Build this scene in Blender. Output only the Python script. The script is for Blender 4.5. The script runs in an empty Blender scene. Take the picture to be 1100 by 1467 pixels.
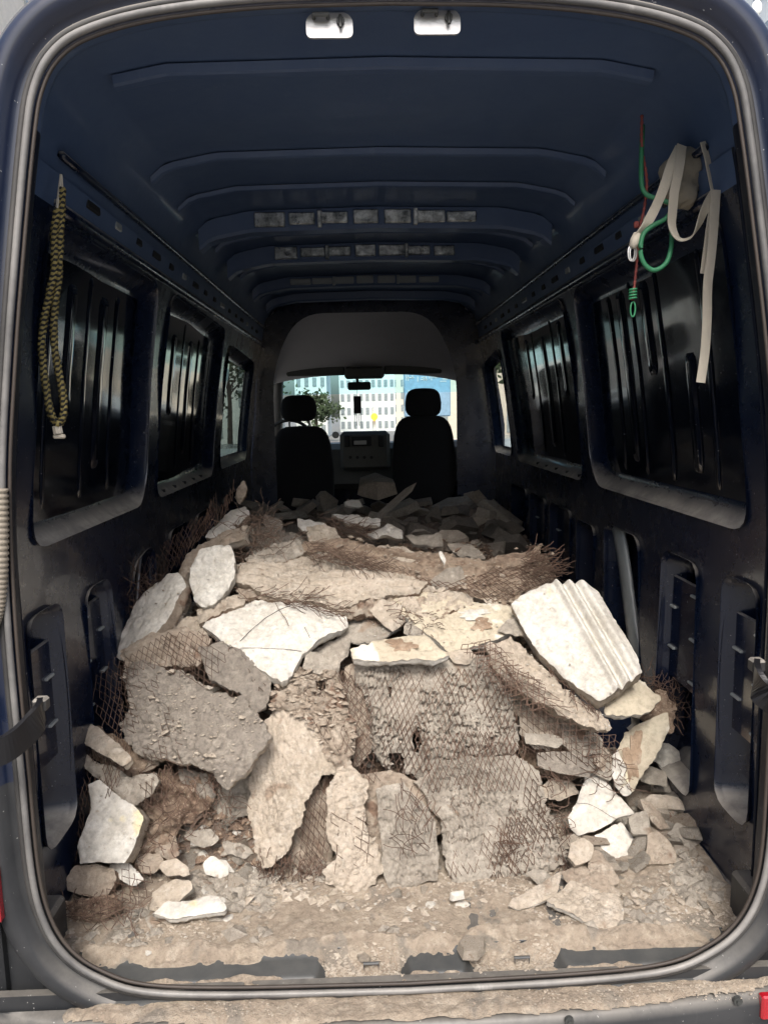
import bpy, math, random
import numpy as np
from mathutils import Matrix, Vector
from mathutils.geometry import delaunay_2d_cdt
random.seed(7); RNG=np.random.default_rng(11)
S=bpy.context.scene
COL=S.collection
# ------------------------------------------------------------ camera, world, sun, exposure
F,CX,CY=1060.,550.,733.5
def _R(pitch,yaw,roll):
    return Matrix.Rotation(math.radians(-yaw),3,'Z')@Matrix.Rotation(math.radians(90-pitch),3,'X')@Matrix.Rotation(math.radians(roll),3,'Z')
RM=_R(7.75,1.45,-1.2); R=np.array(RM); C=np.array((-.07,-1.55,1.3))
cd=bpy.data.cameras.new('camera'); cam=bpy.data.objects.new('camera',cd); COL.objects.link(cam)
cam.matrix_world=Matrix.Translation(Vector(C))@RM.to_4x4()
cd.sensor_fit='VERTICAL'; cd.sensor_height=36; cd.sensor_width=27; cd.lens=36*F/1467; cd.clip_end=600; cd.clip_start=.02
S.camera=cam
SUN_EL,SUN_AZ=50,4   # elevation, degrees to the left of straight behind the camera
w=bpy.data.worlds.new('World'); S.world=w; w.use_nodes=True; nt=w.node_tree; nt.nodes.clear()
sk=nt.nodes.new('ShaderNodeTexSky'); sk.sky_type='NISHITA'; sk.sun_disc=False
sk.sun_elevation=math.radians(SUN_EL); sk.sun_rotation=math.radians(180+SUN_AZ); sk.dust_density=4; sk.air_density=1.0; sk.ozone_density=1
bg=nt.nodes.new('ShaderNodeBackground'); bg.inputs[1].default_value=.15
wo=nt.nodes.new('ShaderNodeOutputWorld'); nt.links.new(sk.outputs[0],bg.inputs[0]); nt.links.new(bg.outputs[0],wo.inputs[0])
ld=bpy.data.lights.new('sun','SUN'); ld.energy=1.6; ld.angle=math.radians(16); ld.color=(1,.975,.94)
sun=bpy.data.objects.new('sun',ld); COL.objects.link(sun)
a=math.radians(SUN_AZ); e=math.radians(SUN_EL)
sd=Vector((-math.sin(a)*math.cos(e),-math.cos(a)*math.cos(e),math.sin(e)))
sun.rotation_euler=sd.to_track_quat('Z','Y').to_euler(); sun.location=sd*30
S.view_settings.view_transform='Standard'; S.view_settings.look='None'; S.view_settings.gamma=1; S.view_settings.use_curve_mapping=False
S.view_settings.exposure=.92
S.cycles.max_bounces=8; S.cycles.diffuse_bounces=4; S.cycles.glossy_bounces=4; S.cycles.transparent_max_bounces=12
S.cycles.caustics_reflective=False; S.cycles.caustics_refractive=False

# ------------------------------------------------------------ pixel -> place
def ray(u,v): return R@np.array([(u-CX)/F,-(v-CY)/F,-1.])
def hit(u,v,**k):
    d=ray(u,v); (ax,val),=k.items(); i='xyz'.index(ax); return C+d*(val-C[i])/d[i]
def hitp(u,v,A,n):
    d=ray(u,v); return C+d*(np.dot(A-C,n)/np.dot(d,n))

# ------------------------------------------------------------ noise
_perm=RNG.permutation(512)
def _h(i,j,s=0): return (_perm[(_perm[(i+s*37)%512]+j)%512]*1.0)/512
def vnoise(x,y,s=0):
    xi=np.floor(x).astype(int); yi=np.floor(y).astype(int); fx=x-xi; fy=y-yi
    fx=fx*fx*(3-2*fx); fy=fy*fy*(3-2*fy)
    a=_h(xi,yi,s);b=_h(xi+1,yi,s);c=_h(xi,yi+1,s);d=_h(xi+1,yi+1,s)
    return (a*(1-fx)+b*fx)*(1-fy)+(c*(1-fx)+d*fx)*fy-.5
def fbm(x,y,f=1,o=4,s=0,g=.5):
    r=0;a=1
    for k in range(o): r=r+a*vnoise(x*f+17.3*k,y*f-9.1*k,s+k); a*=g; f*=2
    return r
def worley2(x,y,s=0):
    xi=np.floor(x).astype(int); yi=np.floor(y).astype(int)
    d1=np.full(x.shape,9.);d2=d1.copy();cid=np.zeros(x.shape);ox=cid.copy();oy=cid.copy();c2=cid.copy()
    for i in(-1,0,1):
        for j in(-1,0,1):
            a=xi+i;b=yi+j
            px=a+.15+.7*_h(a,b,s+3)+.5*(b%2); py=b+.15+.7*_h(a,b,s+5); d=np.hypot(px-x,py-y)
            m=d<d1; d2=np.where(m,d1,np.minimum(d2,d)); cid=np.where(m,_h(a,b,s+8),cid); c2=np.where(m,_h(a,b,s+12),c2); ox=np.where(m,x-px,ox); oy=np.where(m,y-py,oy); d1=np.where(m,d,d1)
    return d1,d2,cid,ox,oy,c2
def worley(x,y,s=0):
    xi=np.floor(x).astype(int); yi=np.floor(y).astype(int)
    d1=np.full(x.shape,9.);d2=d1.copy();cid=np.zeros(x.shape)
    for i in(-1,0,1):
        for j in(-1,0,1):
            a=xi+i;b=yi+j
            px=a+_h(a,b,s+3); py=b+_h(a,b,s+5); d=np.hypot(px-x,py-y)
            m=d<d1; d2=np.where(m,d1,np.minimum(d2,d)); cid=np.where(m,_h(a,b,s+8),cid); d1=np.where(m,d,d1)
    return d1,d2,cid

# ------------------------------------------------------------ object helpers
def link(name,me,mats=None,parent=None,loc=(0,0,0),smooth=False):
    o=bpy.data.objects.new(name,me); COL.objects.link(o); o.location=loc
    if mats is not None and not me.materials:
        for m in (mats if isinstance(mats,(list,tuple)) else [mats]): me.materials.append(m)
    if smooth: me.shade_smooth()
    if parent: o.parent=parent
    return o
def mesh(name,v,f,mats,parent=None,loc=None,smooth=False,mi=None,center=False):
    v=np.asarray(v,float)
    if loc is None: loc=(0,0,0)
    if center:
        loc=v.mean(0); v=v-loc
    me=bpy.data.meshes.new(name); me.from_pydata(v.tolist(),[],[tuple(int(i) for i in q) for q in f])
    o=link(name,me,mats,parent,loc,smooth)
    if mi is not None: me.polygons.foreach_set('material_index',np.asarray(mi,dtype=np.int32))
    me.update(); return o
def tag(o,label=None,cat=None,group=None,kind=None):
    if label:o['label']=label
    if cat:
        o['category']=cat; o['kind']=kind or 'thing'
    if group:o['group']=group
    if kind:o['kind']=kind
    return o
def empty(name,loc,label,cat,group=None):
    o=bpy.data.objects.new(name,None); COL.objects.link(o); o.location=loc; return tag(o,label,cat,group)
class MB:
    def __init__(s): s.v=[];s.f=[]
    def add(s,v,f):
        n=len(s.v); s.v+= [tuple(p) for p in v]; s.f+=[tuple(i+n for i in q) for q in f]; return s
    def box(s,c,d,ch=0,rot=None):
        x,y,z=[q/2 for q in d]
        if ch:
            pts=[]
            for sx in(-1,1):
                for sy in(-1,1):
                    for sz in(-1,1): pts+= [(sx*(x-ch),sy*(y-ch),sz*z),(sx*(x-ch),sy*y,sz*(z-ch)),(sx*x,sy*(y-ch),sz*(z-ch))]
            V,Fc=hull(pts)
        else:
            V=[(sx*x,sy*y,sz*z) for sx in(-1,1) for sy in(-1,1) for sz in(-1,1)]
            Fc=[(0,1,3,2),(4,6,7,5),(0,4,5,1),(2,3,7,6),(0,2,6,4),(1,5,7,3)]
        V=np.array(V)
        if rot is not None: V=V@np.array(rot.to_matrix() if hasattr(rot,'to_matrix') else rot).T
        return s.add(V+np.array(c),Fc)
    def tube(s,p,r,n=6,closed=False,flat=1.):
        v,f=tube(p,r,n,closed,flat); return s.add(v,f)
    def build(s,name,mats,parent=None,smooth=False,center=False):
        return mesh(name,s.v,s.f,mats,parent,smooth=smooth,center=center)
def hull(pts):
    import bmesh
    bm=bmesh.new()
    for p in pts: bm.verts.new(p)
    r=bmesh.ops.convex_hull(bm,input=bm.verts)
    bmesh.ops.delete(bm,geom=[g for g in r['geom_interior'] if isinstance(g,bmesh.types.BMVert)],context='VERTS')
    bmesh.ops.dissolve_limit(bm,angle_limit=.02,verts=bm.verts,edges=bm.edges)
    bm.verts.index_update(); V=[tuple(x.co) for x in bm.verts]; Fc=[tuple(x.index for x in q.verts) for q in bm.faces]; bm.free(); return V,Fc
def tube(p,r,n=6,closed=False,flat=1.,up=None):
    p=np.asarray(p,float); m=len(p)
    t=np.gradient(p,axis=0) if not closed else np.roll(p,-1,0)-np.roll(p,1,0)
    t/= np.linalg.norm(t,axis=1)[:,None]+1e-9
    ref=np.array((0,0,1.)) if up is None else np.array(up,float)
    if up is None and abs(t[:,2]).mean()>.8: ref=np.array((0,1.,0))
    a=np.cross(t,ref); a/=np.linalg.norm(a,axis=1)[:,None]+1e-9; b=np.cross(a,t)
    r=np.broadcast_to(r,(m,))
    an=np.arange(n)*2*math.pi/n+ (math.pi/4 if n==4 else 0)
    V=(p[:,None]+r[:,None,None]*(a[:,None]*np.cos(an)[None,:,None]+b[:,None]*np.sin(an)[None,:,None]*flat)).reshape(-1,3)
    Fc=[]
    for i in range(m if closed else m-1):
        j=(i+1)%m
        for k in range(n):
            l=(k+1)%n; Fc.append((i*n+k,i*n+l,j*n+l,j*n+k))
    if not closed: Fc+= [tuple(range(n))[::-1],tuple((m-1)*n+k for k in range(n))]
    return V,Fc
def smoothline(p,n=60):
    p=np.asarray(p,float); q=np.vstack([2*p[0]-p[1],p,2*p[-1]-p[-2]]); out=[]
    k=max(2,n//(len(p)-1))
    for i in range(1,len(q)-2):
        for t in np.linspace(0,1,k,endpoint=False):
            a,b,c,d=q[i-1:i+3]; out.append(.5*((2*b)+(-a+c)*t+(2*a-5*b+4*c-d)*t*t+(-a+3*b-3*c+d)*t**3))
    out.append(p[-1]); return np.array(out)
def resample(p,sp,closed=True):
    p=np.asarray(p,float); q=np.vstack([p,p[:1]]) if closed else p
    L=np.r_[0,np.cumsum(np.linalg.norm(np.diff(q,axis=0),axis=1))]; n=max(6,int(L[-1]/sp))
    t=np.linspace(0,L[-1],n,endpoint=not closed)
    return np.stack([np.interp(t,L,q[:,k]) for k in range(q.shape[1])],1)
def inside(pts,poly):
    x,y=pts[:,0],pts[:,1]; r=np.zeros(len(pts),bool); px,py=poly[:,0],poly[:,1]; n=len(poly); j=n-1
    for i in range(n):
        c=((py[i]>y)!=(py[j]>y)); 
        with np.errstate(divide='ignore',invalid='ignore'): xx=(px[j]-px[i])*(y-py[i])/(py[j]-py[i])+px[i]
        r^= c&(x<xx); j=i
    return r
def rounded(pts,r,k=5):
    out=[];n=len(pts);pts=[np.array(p,float) for p in pts]
    for i in range(n):
        a,b,c=pts[i-1],pts[i],pts[(i+1)%n]; u=(a-b);lu=np.linalg.norm(u);w_=(c-b);lw=np.linalg.norm(w_); rr=min(r,lu*.45,lw*.45)
        p,q=b+u/lu*rr,b+w_/lw*rr
        for t in np.linspace(0,1,k): out.append((1-t)**2*p+2*t*(1-t)*b+t*t*q)
    return np.array(out)
def offset(poly,d):
    # positive d shrinks a counter clockwise polygon
    t=np.roll(poly,-1,0)-np.roll(poly,1,0); t/=np.linalg.norm(t,axis=1)[:,None]+1e-9
    return poly+np.stack([-t[:,1],t[:,0]],1)*(np.asarray(d)[:,None] if np.ndim(d) else d)
def ccw(p):
    a=np.sum(p[:,0]*np.roll(p[:,1],-1)-np.roll(p[:,0],-1)*p[:,1]); return p if a>0 else p[::-1]
def triang(loops,pts,holes=()):
    V=[];E=[]
    for L in list(loops)+list(holes):
        n=len(V);m=len(L); V+=[tuple(q) for q in L]; E+=[(n+i,n+(i+1)%m) for i in range(m)]
    V+=[tuple(q) for q in pts]
    r=delaunay_2d_cdt([Vector(q) for q in V],E,[],1,1e-6)
    v=np.array([tuple(q) for q in r[0]]); f=np.array([q for q in r[2] if len(q)==3])
    if holes and len(f):
        c=v[f].mean(1); k=np.ones(len(f),bool)
        for h in holes: k&=~inside(c,np.asarray(h))
        f=f[k]
    return v,f

# ------------------------------------------------------------ materials
def nd(nt,t,**k):
    n=nt.nodes.new(t)
    for a,b in k.items(): setattr(n,a,b)
    return n
class M_:
    def __init__(s,name):
        s.m=bpy.data.materials.new(name); s.m.use_nodes=True; s.t=s.m.node_tree; s.t.nodes.clear()
        s.out=nd(s.t,'ShaderNodeOutputMaterial'); s.b=nd(s.t,'ShaderNodeBsdfPrincipled'); s.l(s.b.outputs[0],s.out.inputs[0])
        s.tc=nd(s.t,'ShaderNodeTexCoord'); s.co=s.tc.outputs['Object']
    def l(s,a,b): s.t.links.new(a,b)
    def set(s,k,v):
        i=s.b.inputs[k]
        if hasattr(v,'is_output'): s.l(v,i)
        else: i.default_value=(*v,1) if isinstance(v,(tuple,list)) and len(v)==3 else v
    def jitter(s):
        oi=nd(s.t,'ShaderNodeObjectInfo'); m=nd(s.t,'ShaderNodeVectorMath',operation='MULTIPLY_ADD')
        s.l(oi.outputs['Random'],m.inputs[0]); m.inputs[1].default_value=(13,29,7); s.l(s.co,m.inputs[2]); s.co=m.outputs[0]; s.rnd=oi.outputs['Random']
    def noise(s,sc,det=4,rough=.6,stretch=None,dist=0):
        co=s.co
        if stretch:
            mp=nd(s.t,'ShaderNodeMapping'); mp.inputs['Scale'].default_value=stretch; s.l(co,mp.inputs[0]); co=mp.outputs[0]
        n=nd(s.t,'ShaderNodeTexNoise'); n.inputs['Scale'].default_value=sc; n.inputs['Detail'].default_value=det; n.inputs['Roughness'].default_value=rough; n.inputs['Distortion'].default_value=dist
        s.l(co,n.inputs['Vector']); return n.outputs[0]
    def vor(s,sc,feature='F1'):
        n=nd(s.t,'ShaderNodeTexVoronoi',feature=feature); n.inputs['Scale'].default_value=sc; s.l(s.co,n.inputs['Vector']); return n.outputs[0]
    def ramp(s,f,a,b,lo=0.,hi=1.):
        n=nd(s.t,'ShaderNodeMapRange'); n.inputs[1].default_value=a; n.inputs[2].default_value=b; n.inputs[3].default_value=lo; n.inputs[4].default_value=hi; s.l(f,n.inputs[0]); return n.outputs[0]
    def math(s,op,a,b=0.):
        n=nd(s.t,'ShaderNodeMath',operation=op)
        for i,v in enumerate((a,b)):
            if hasattr(v,'is_output'): s.l(v,n.inputs[i])
            else: n.inputs[i].default_value=v
        return n.outputs[0]
    def mix(s,f,a,b):
        n=nd(s.t,'ShaderNodeMix',data_type='RGBA')
        for i,v in ((0,f),(6,a),(7,b)):
            if hasattr(v,'is_output'): s.l(v,n.inputs[i])
            else: n.inputs[i].default_value=(*v,1) if isinstance(v,(tuple,list)) else v
        return n.outputs[2]
    def bump(s,h,st=.5,d=.01,prev=None):
        n=nd(s.t,'ShaderNodeBump'); n.inputs['Strength'].default_value=st; n.inputs['Distance'].default_value=d; s.l(h,n.inputs['Height'])
        if prev is not None: s.l(prev,n.inputs['Normal'])
        s.l(n.outputs[0],s.b.inputs['Normal']); return n.outputs[0]
    def upness(s):
        g=nd(s.t,'ShaderNodeNewGeometry'); x=nd(s.t,'ShaderNodeSeparateXYZ'); s.l(g.outputs['Normal'],x.inputs[0]); return x.outputs[2]
def rubble_mat(name,c1,c2,c3=None,fleck=None,stain=None,bump=.6,rough=.95,stainamt=.62,streak=0,crack=0):
    m=M_(name); m.jitter()
    c=m.mix(m.ramp(m.noise(7,5,.65),.35,.65),c1,c2)
    if c3: c=m.mix(m.ramp(m.noise(26,5,.7),.5,.68),c,c3)
    if streak: c=m.mix(m.ramp(m.noise(30,5,.7,stretch=(.12,.5,1)),.50,.66,0,.75),c,(.19,.135,.10))
    if stain: c=m.mix(m.ramp(m.noise(9,3,.5,dist=.6),stainamt,stainamt+.06,0,.8),c,stain)
    if fleck: c=m.mix(m.ramp(m.noise(120,2,.5),.62,.68),c,fleck)
    dark=m.ramp(m.noise(60,6,.75),.3,.55,.72,1.08)
    mm=nd(m.t,'ShaderNodeMix',data_type='RGBA',blend_type='MULTIPLY'); mm.inputs[0].default_value=1; m.l(c,mm.inputs[6])
    cb=nd(m.t,'ShaderNodeCombineColor'); [m.l(dark,cb.inputs[i]) for i in range(3)]; m.l(cb.outputs[0],mm.inputs[7])
    cr=None
    if crack:
        nz=nd(m.t,'ShaderNodeTexNoise'); nz.inputs['Scale'].default_value=16; nz.inputs['Detail'].default_value=4; m.l(m.co,nz.inputs['Vector'])
        vm=nd(m.t,'ShaderNodeVectorMath',operation='MULTIPLY_ADD'); m.l(nz.outputs['Color'],vm.inputs[0]); vm.inputs[1].default_value=(.11,.11,.05); m.l(m.co,vm.inputs[2])
        vo=nd(m.t,'ShaderNodeTexVoronoi',feature='DISTANCE_TO_EDGE'); vo.inputs['Scale'].default_value=crack; m.l(vm.outputs[0],vo.inputs['Vector'])
        msk=m.ramp(m.noise(8,3,.6),.50,.62); cr=m.math('MULTIPLY',m.ramp(vo.outputs[0],.0,.045,1,0),msk)
        cc=m.mix(m.math('MULTIPLY',cr,.30),mm.outputs[2],tuple(x*.3 for x in c2)); m.set('Base Color',cc)
    else: m.set('Base Color',mm.outputs[2])
    m.set('Roughness',rough)
    if cr is not None:
        b0=m.bump(m.math('SUBTRACT',1.,cr),.7,.003); b1=m.bump(m.noise(45,7,.75),bump,.012,b0); m.bump(m.noise(260,3,.7),bump*.8,.003,b1); return m.m
    b=m.bump(m.noise(45,7,.75),bump,.012); m.bump(m.noise(260,3,.7),bump*.8,.003,b)
    return m.m
def plain(name,c,rough=.6,metal=0,bump=0,bs=80,var=.15,coat=0):
    m=M_(name); c2=tuple(x*(1-var*2) for x in c); m.set('Base Color',m.mix(m.ramp(m.noise(6,5,.7),.3,.7),c,c2)); m.set('Roughness',rough); m.set('Metallic',metal)
    if coat: m.set('Coat Weight',coat)
    if bump: m.bump(m.noise(bs,5,.7),bump,.004)
    return m.m
DUSTC=(.43,.345,.25)
def paint(name,c,rough=.22,dust=.5,film=.08,coat=.6,specks=True,scr=.3,filmc=(.22,.23,.24)):
    m=M_(name)
    col=c
    fl=m.ramp(m.noise(2.2,6,.7),.4,.75,0,film); col=m.mix(fl,col,filmc)
    streak=m.ramp(m.noise(9,5,.7,stretch=(1,1,.12)),.62,.8,0,film*1.6); col=m.mix(streak,col,filmc)
    if specks: 
        sp=m.ramp(m.noise(150,1,.4),.76,.79,0,.55); col=m.mix(sp,col,(.5,.5,.48))
        s2=m.ramp(m.noise(38,6,.85,dist=1.2),.735,.76,0,.35); col=m.mix(s2,col,(.4,.39,.36))
    if dust:
        d=m.math('MULTIPLY',m.ramp(m.upness(),.25,.75,0,1),m.ramp(m.noise(14,6,.7),.25,.6,.35,1)); d=m.math('MULTIPLY',d,dust); col=m.mix(d,col,(.42,.39,.34))
        m.set('Roughness',m.math('MAXIMUM',m.ramp(m.noise(8,5,.7),.3,.8,rough,rough+.2),m.math('MULTIPLY',d,.95)))
        m.set('Coat Weight',m.math('MULTIPLY',m.math('SUBTRACT',1.,d),coat))
    else:
        m.set('Roughness',m.ramp(m.noise(8,5,.7),.3,.8,rough,rough+.2)); m.set('Coat Weight',coat)
    m.set('Coat Roughness',.06)
    m.set('Base Color',col)
    m.bump(m.noise(3.5,3,.5),scr,.012)
    return m.m
MT={}
MT['white']=rubble_mat('white plaster',(.58,.56,.51),(.47,.44,.385),(.64,.62,.57),stain=(.66,.58,.36),bump=.22,stainamt=.66)
MT['cream']=rubble_mat('cream painted plaster',(.49,.44,.34),(.43,.375,.285),stain=(.72,.68,.6),bump=.12,stainamt=.6)
MT['beige']=rubble_mat('beige plaster',(.50,.43,.35),(.42,.36,.285),(.57,.51,.43),stain=(.30,.225,.165),stainamt=.63,crack=48,bump=.8)
MT['tan']=rubble_mat('tan crumbling plaster',(.43,.36,.285),(.33,.265,.205),(.50,.435,.355),stain=(.2,.12,.08),bump=.95,stainamt=.6,crack=40)
MT['grey']=rubble_mat('grey mortar',(.30,.265,.225),(.245,.215,.18),(.38,.34,.285),bump=1,crack=30)
MT['greyw']=rubble_mat('pale grey mortar',(.42,.38,.32),(.33,.29,.24),(.52,.47,.40),stain=(.27,.19,.13),stainamt=.64,bump=1,crack=42)
MT['brown']=rubble_mat('brown lath backed mortar',(.25,.17,.12),(.34,.26,.19),(.15,.09,.062),fleck=(.5,.42,.33),bump=.9)
MT['dark']=rubble_mat('shade toned rubble',(.27,.23,.19),(.20,.17,.14),(.34,.30,.25),bump=.8)  # darker copy of the rubble tones, with the deep heap's shade in the colour
MT['fibre']=rubble_mat('fibrous mortar',(.43,.345,.26),(.33,.25,.185),(.22,.15,.105),bump=1,streak=1)
MT['fill']=rubble_mat('rubble fill',(.21,.16,.125),(.13,.095,.072),(.29,.23,.185),bump=1)  # darkened so the colour carries the shade of the gaps between slabs
MT['dust']=rubble_mat('tan dust',(.42,.35,.27),(.32,.26,.20),(.49,.42,.335),bump=1,stain=(.27,.24,.2),stainamt=.6)
MT['rust']=plain('rusty wire',(.15,.092,.065),.85,0,.5,200,.3)
MT['rust2']=plain('brown grey wire',(.22,.15,.11),.85,0,.5,200,.3)
MT['knot']=rubble_mat('brown stain',(.34,.25,.175),(.24,.165,.11),(.42,.34,.26),bump=.5)
MT['paint']=paint('navy van paint',(.006,.011,.03),.14,.55,.05)
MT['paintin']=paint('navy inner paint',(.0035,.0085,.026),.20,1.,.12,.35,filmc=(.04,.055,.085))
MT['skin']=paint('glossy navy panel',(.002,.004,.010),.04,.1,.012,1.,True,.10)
MT['roof']=paint('haze toned navy roof paint',(.062,.105,.205),.5,0,.35,.1,False,.3,(.13,.18,.27))  # same van paint made lighter and bluer, standing in for a pale veil of glare
MT['rib']=paint('roof bow paint',(.3,.33,.33),.3,.2,.6,.4,False,.5,(.42,.45,.45))  # pale grey; on the bow pressings the paleness stands in for caught light
MT['frame']=paint('rear frame paint',(.006,.012,.034),.25,.25,.02,.45)
MT['rubber']=paint('dusty black rubber',(.02,.02,.021),.5,.7,.3,0,False,.5,(.25,.24,.22))
MT['slate']=paint('slate threshold plastic',(.022,.028,.033),.4,.12,.15,.2,False,.4,(.2,.2,.19))
MT['jamb']=paint('dark rear jamb paint',(.005,.008,.018),.42,.2,.05,0,True,.8,(.12,.12,.12))
MT['jamb'].node_tree.nodes['Principled BSDF'].inputs['Specular IOR Level'].default_value=.2
MT['seal']=paint('worn grey seal',(.085,.085,.085),.5,.35,.5,.1,False,.5,(.5,.48,.45))
MT['sealb']=plain('brown seal lip',(.06,.048,.04),.6)
MT['plastic']=paint('black bumper plastic',(.018,.02,.023),.4,.35,.3,0,True,.3,(.12,.12,.12))
MT['silver']=plain('bare metal bracket',(.72,.72,.70),.3,.55,.2)
MT['black']=plain('matt black',(.006,.007,.009),.7)
MT['blackp']=plain('black strap plastic',(.012,.012,.014),.35)
_m=M_('daylit bow pressing'); _m.set('Metallic',.85); _m.set('Base Color',_m.mix(_m.ramp(_m.noise(22,5,.7),.35,.65),(.85,.9,.9),(.12,.14,.15))); _m.set('Roughness',_m.ramp(_m.noise(14,5,.7),.3,.7,.22,.6)); _m.bump(_m.noise(18,4,.6),.5,.01); MT['bright']=_m.m  # bright metal tone stands in for daylight caught by the painted pressings
MT['seat']=plain('black seat cloth',(.008,.009,.012),.95,0,.4,300)
MT['dash']=plain('grey dashboard plastic',(.06,.063,.06),.55,0,.1)
MT['liner']=plain('grey headliner',(.50,.48,.5),.95,0,.2,200,.05)
MT['red']=plain('red tail lamp',(.45,.01,.02),.15,0,0,5,.1,1)
MT['strapw']=plain('off white webbing',(.62,.57,.47),.85,0,.5,500,.08)
MT['cloth']=plain('beige cloth',(.34,.31,.25),.95,0,.6,60,.1)
MT['green']=plain('green cord',(.03,.20,.09),.5,0,.3,300,.1)
MT['redc']=plain('red cord',(.26,.06,.05),.7,0,.4,300,.1)
MT['yellow']=plain('yellow rope strand',(.36,.29,.10),.8,0,.3,300,.2)
MT['hose']=plain('tan hose',(.33,.29,.23),.6)
MT['asphalt']=plain('pale worn street concrete',(.27,.26,.245),.9,0,.6,120,.15)
MT['leaf']=plain('foliage',(.09,.13,.06),.8,0,0,5,.3)
MT['bark']=plain('bark',(.09,.07,.05),.9,0,.5,30)
MT['bwhite']=plain('white facade',(.85,.86,.82),.8,0,.1,20,.05)
MT['bbeige']=plain('beige facade tiles',(.8,.72,.6),.8,0,.1,30,.08)
MT['bgrey']=plain('grey facade',(.86,.88,.84),.8,0,.1,20,.05)
MT['win']=plain('dark window glass',(.36,.40,.41),.1)
MT['sign']=plain('blue sign',(.30,.47,.64),.5)
MT['signw']=plain('white lettering',(.8,.8,.8),.6)
MT['spoke']=plain('silver plastic',(.4,.4,.4),.4)
def glass(name,tint,gl=.08):
    m=M_(name); t=nd(m.t,'ShaderNodeBsdfTransparent'); t.inputs[0].default_value=(*tint,1); g=nd(m.t,'ShaderNodeBsdfGlossy'); g.inputs['Roughness'].default_value=.02
    x=nd(m.t,'ShaderNodeMixShader'); fr=nd(m.t,'ShaderNodeFresnel'); m.l(fr.outputs[0],x.inputs[0]); m.l(t.outputs[0],x.inputs[1]); m.l(g.outputs[0],x.inputs[2]); m.l(x.outputs[0],m.out.inputs[0]); return m.m
MT['glass']=glass('clear glass',(.85,.9,.88)); MT['tint']=glass('tinted glass',(.22,.27,.25)); MT['band']=glass('blue green glass band',(.55,.84,.88))
def emis(name,c,s):
    m=M_(name); m.set('Base Color',c); m.set('Emission Color',c); m.set('Emission Strength',s); return m.m
MT['amber']=emis('amber lamp',(1,.5,.03),1.5)

# ============================================================ SETTING
ground=mesh('ground',[(-200,-200,-.7),(200,-200,-.7),(200,300,-.7),(-200,300,-.7)],[(0,1,2,3)],MT['asphalt']); tag(ground,kind='structure')

# ============================================================ VAN
van=empty('cargo_van',(0,2.4,-.7),'dark navy high roof cargo van with its rear doors open and plaster rubble inside','van')
VL=Vector((0,2.4,-.7))
def vp(o,label=None):            # make part of the van, keep world place
    o.parent=van; o.location=Vector(o.location)-VL
    if label:o['label']=label
    return o
# seal outline, half widths by height
HW=np.array([(0,-.02),(.40,-.012),(.60,.005),(.70,.045),(.765,.10),(.805,.18),(.824,.30),(.826,.55),(.826,.86),(.812,1.16),(.778,1.42),(.742,1.64),(.706,1.84),(.683,1.93),(.645,1.99),(.58,2.03),(.45,2.062),(.25,2.082),(0,2.088)])
right=smoothline(HW,110); loop=np.vstack([right,(right[1:-1]*[-1,1])[::-1]])   # counter clockwise seen from behind
def secw(z): return np.interp(z,HW[6:,1],HW[6:,0]) if z>.3 else .826
# wall half width inside
WZ=np.array([-.1,1.0,1.16,1.42,1.64,1.84,1.93,2.0,2.05,2.09]); WW=np.array([.89,.885,.872,.84,.805,.77,.745,.70,.62,.40])
def ww(z): return np.interp(z,WZ,WW)
def band(name,prof,mat,smooth=True,outl=loop,label=None,closed=True):
    """sweep profile [(outward offset, y)] round the rear outline"""
    n=len(outl); V=[];Fc=[]
    for d,y in prof:
        q=offset(outl,-d); V+= [(p[0],y,p[1]) for p in q]
    for j in range(len(prof)-1):
        for i in range(n):
            k=(i+1)%n; Fc.append((j*n+i,j*n+k,(j+1)*n+k,(j+1)*n+i))
    V=np.array(V); mi=[int(V[list(q)][:,2].mean()<.50) for q in Fc] if isinstance(mat,list) else None
    return vp(mesh(name,V,Fc,mat,smooth=smooth,mi=mi),label)
# rear door frame, body outside
band('door_frame',[(0,.004),(.012,.012),(.035,.02),(.05,.012),(.058,-.004),(.075,-.012),(.095,-.008),(.112,.012),(.128,.05),(.14,.10)],[MT['frame'],MT['plastic']])
# body shell outside: sides and roof
n=len(loop); o1=offset(loop,-.14); o2=offset(loop,-.15)
V=[];Fc=[]
ys=[.10,.3,1,2,3,3.9]
for y in ys: V+=[(p[0],y,p[1]) for p in (o1 if y<.2 else o2)]
for j in range(len(ys)-1):
    for i in range(n):
        k=(i+1)%n
        m=.5*(o2[i]+o2[k])
        if .98<m[1]<1.62 and 2.9>0 and ys[j]>=2.99: continue   # sliding door window, left
        Fc.append((j*n+i,j*n+k,(j+1)*n+k,(j+1)*n+i))
vp(mesh('outer_body',V,Fc,MT['paint'],smooth=True))
# seals: grey bead, brown lip, black base
def sealtube(name,off,y,r,mat,outl=loop):
    q=offset(outl,-off); P=np.stack([q[:,0],np.full(len(q),y),q[:,1]],1)
    v,f=tube(P,r,8,True,1.,up=(0,1,0)); return vp(mesh(name,v,f,mat,smooth=True))
sealtube('door_seal',.004,-.011,.0072,MT['seal'])
sealtube('seal_lip',-.008,-.003,.004,MT['sealb'])
sealtube('rubber_strip',.019,-.001,.0075,MT['rubber'])
# inner jamb, from the seal to the interior
up=loop[(loop[:,1]>.10)]
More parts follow.
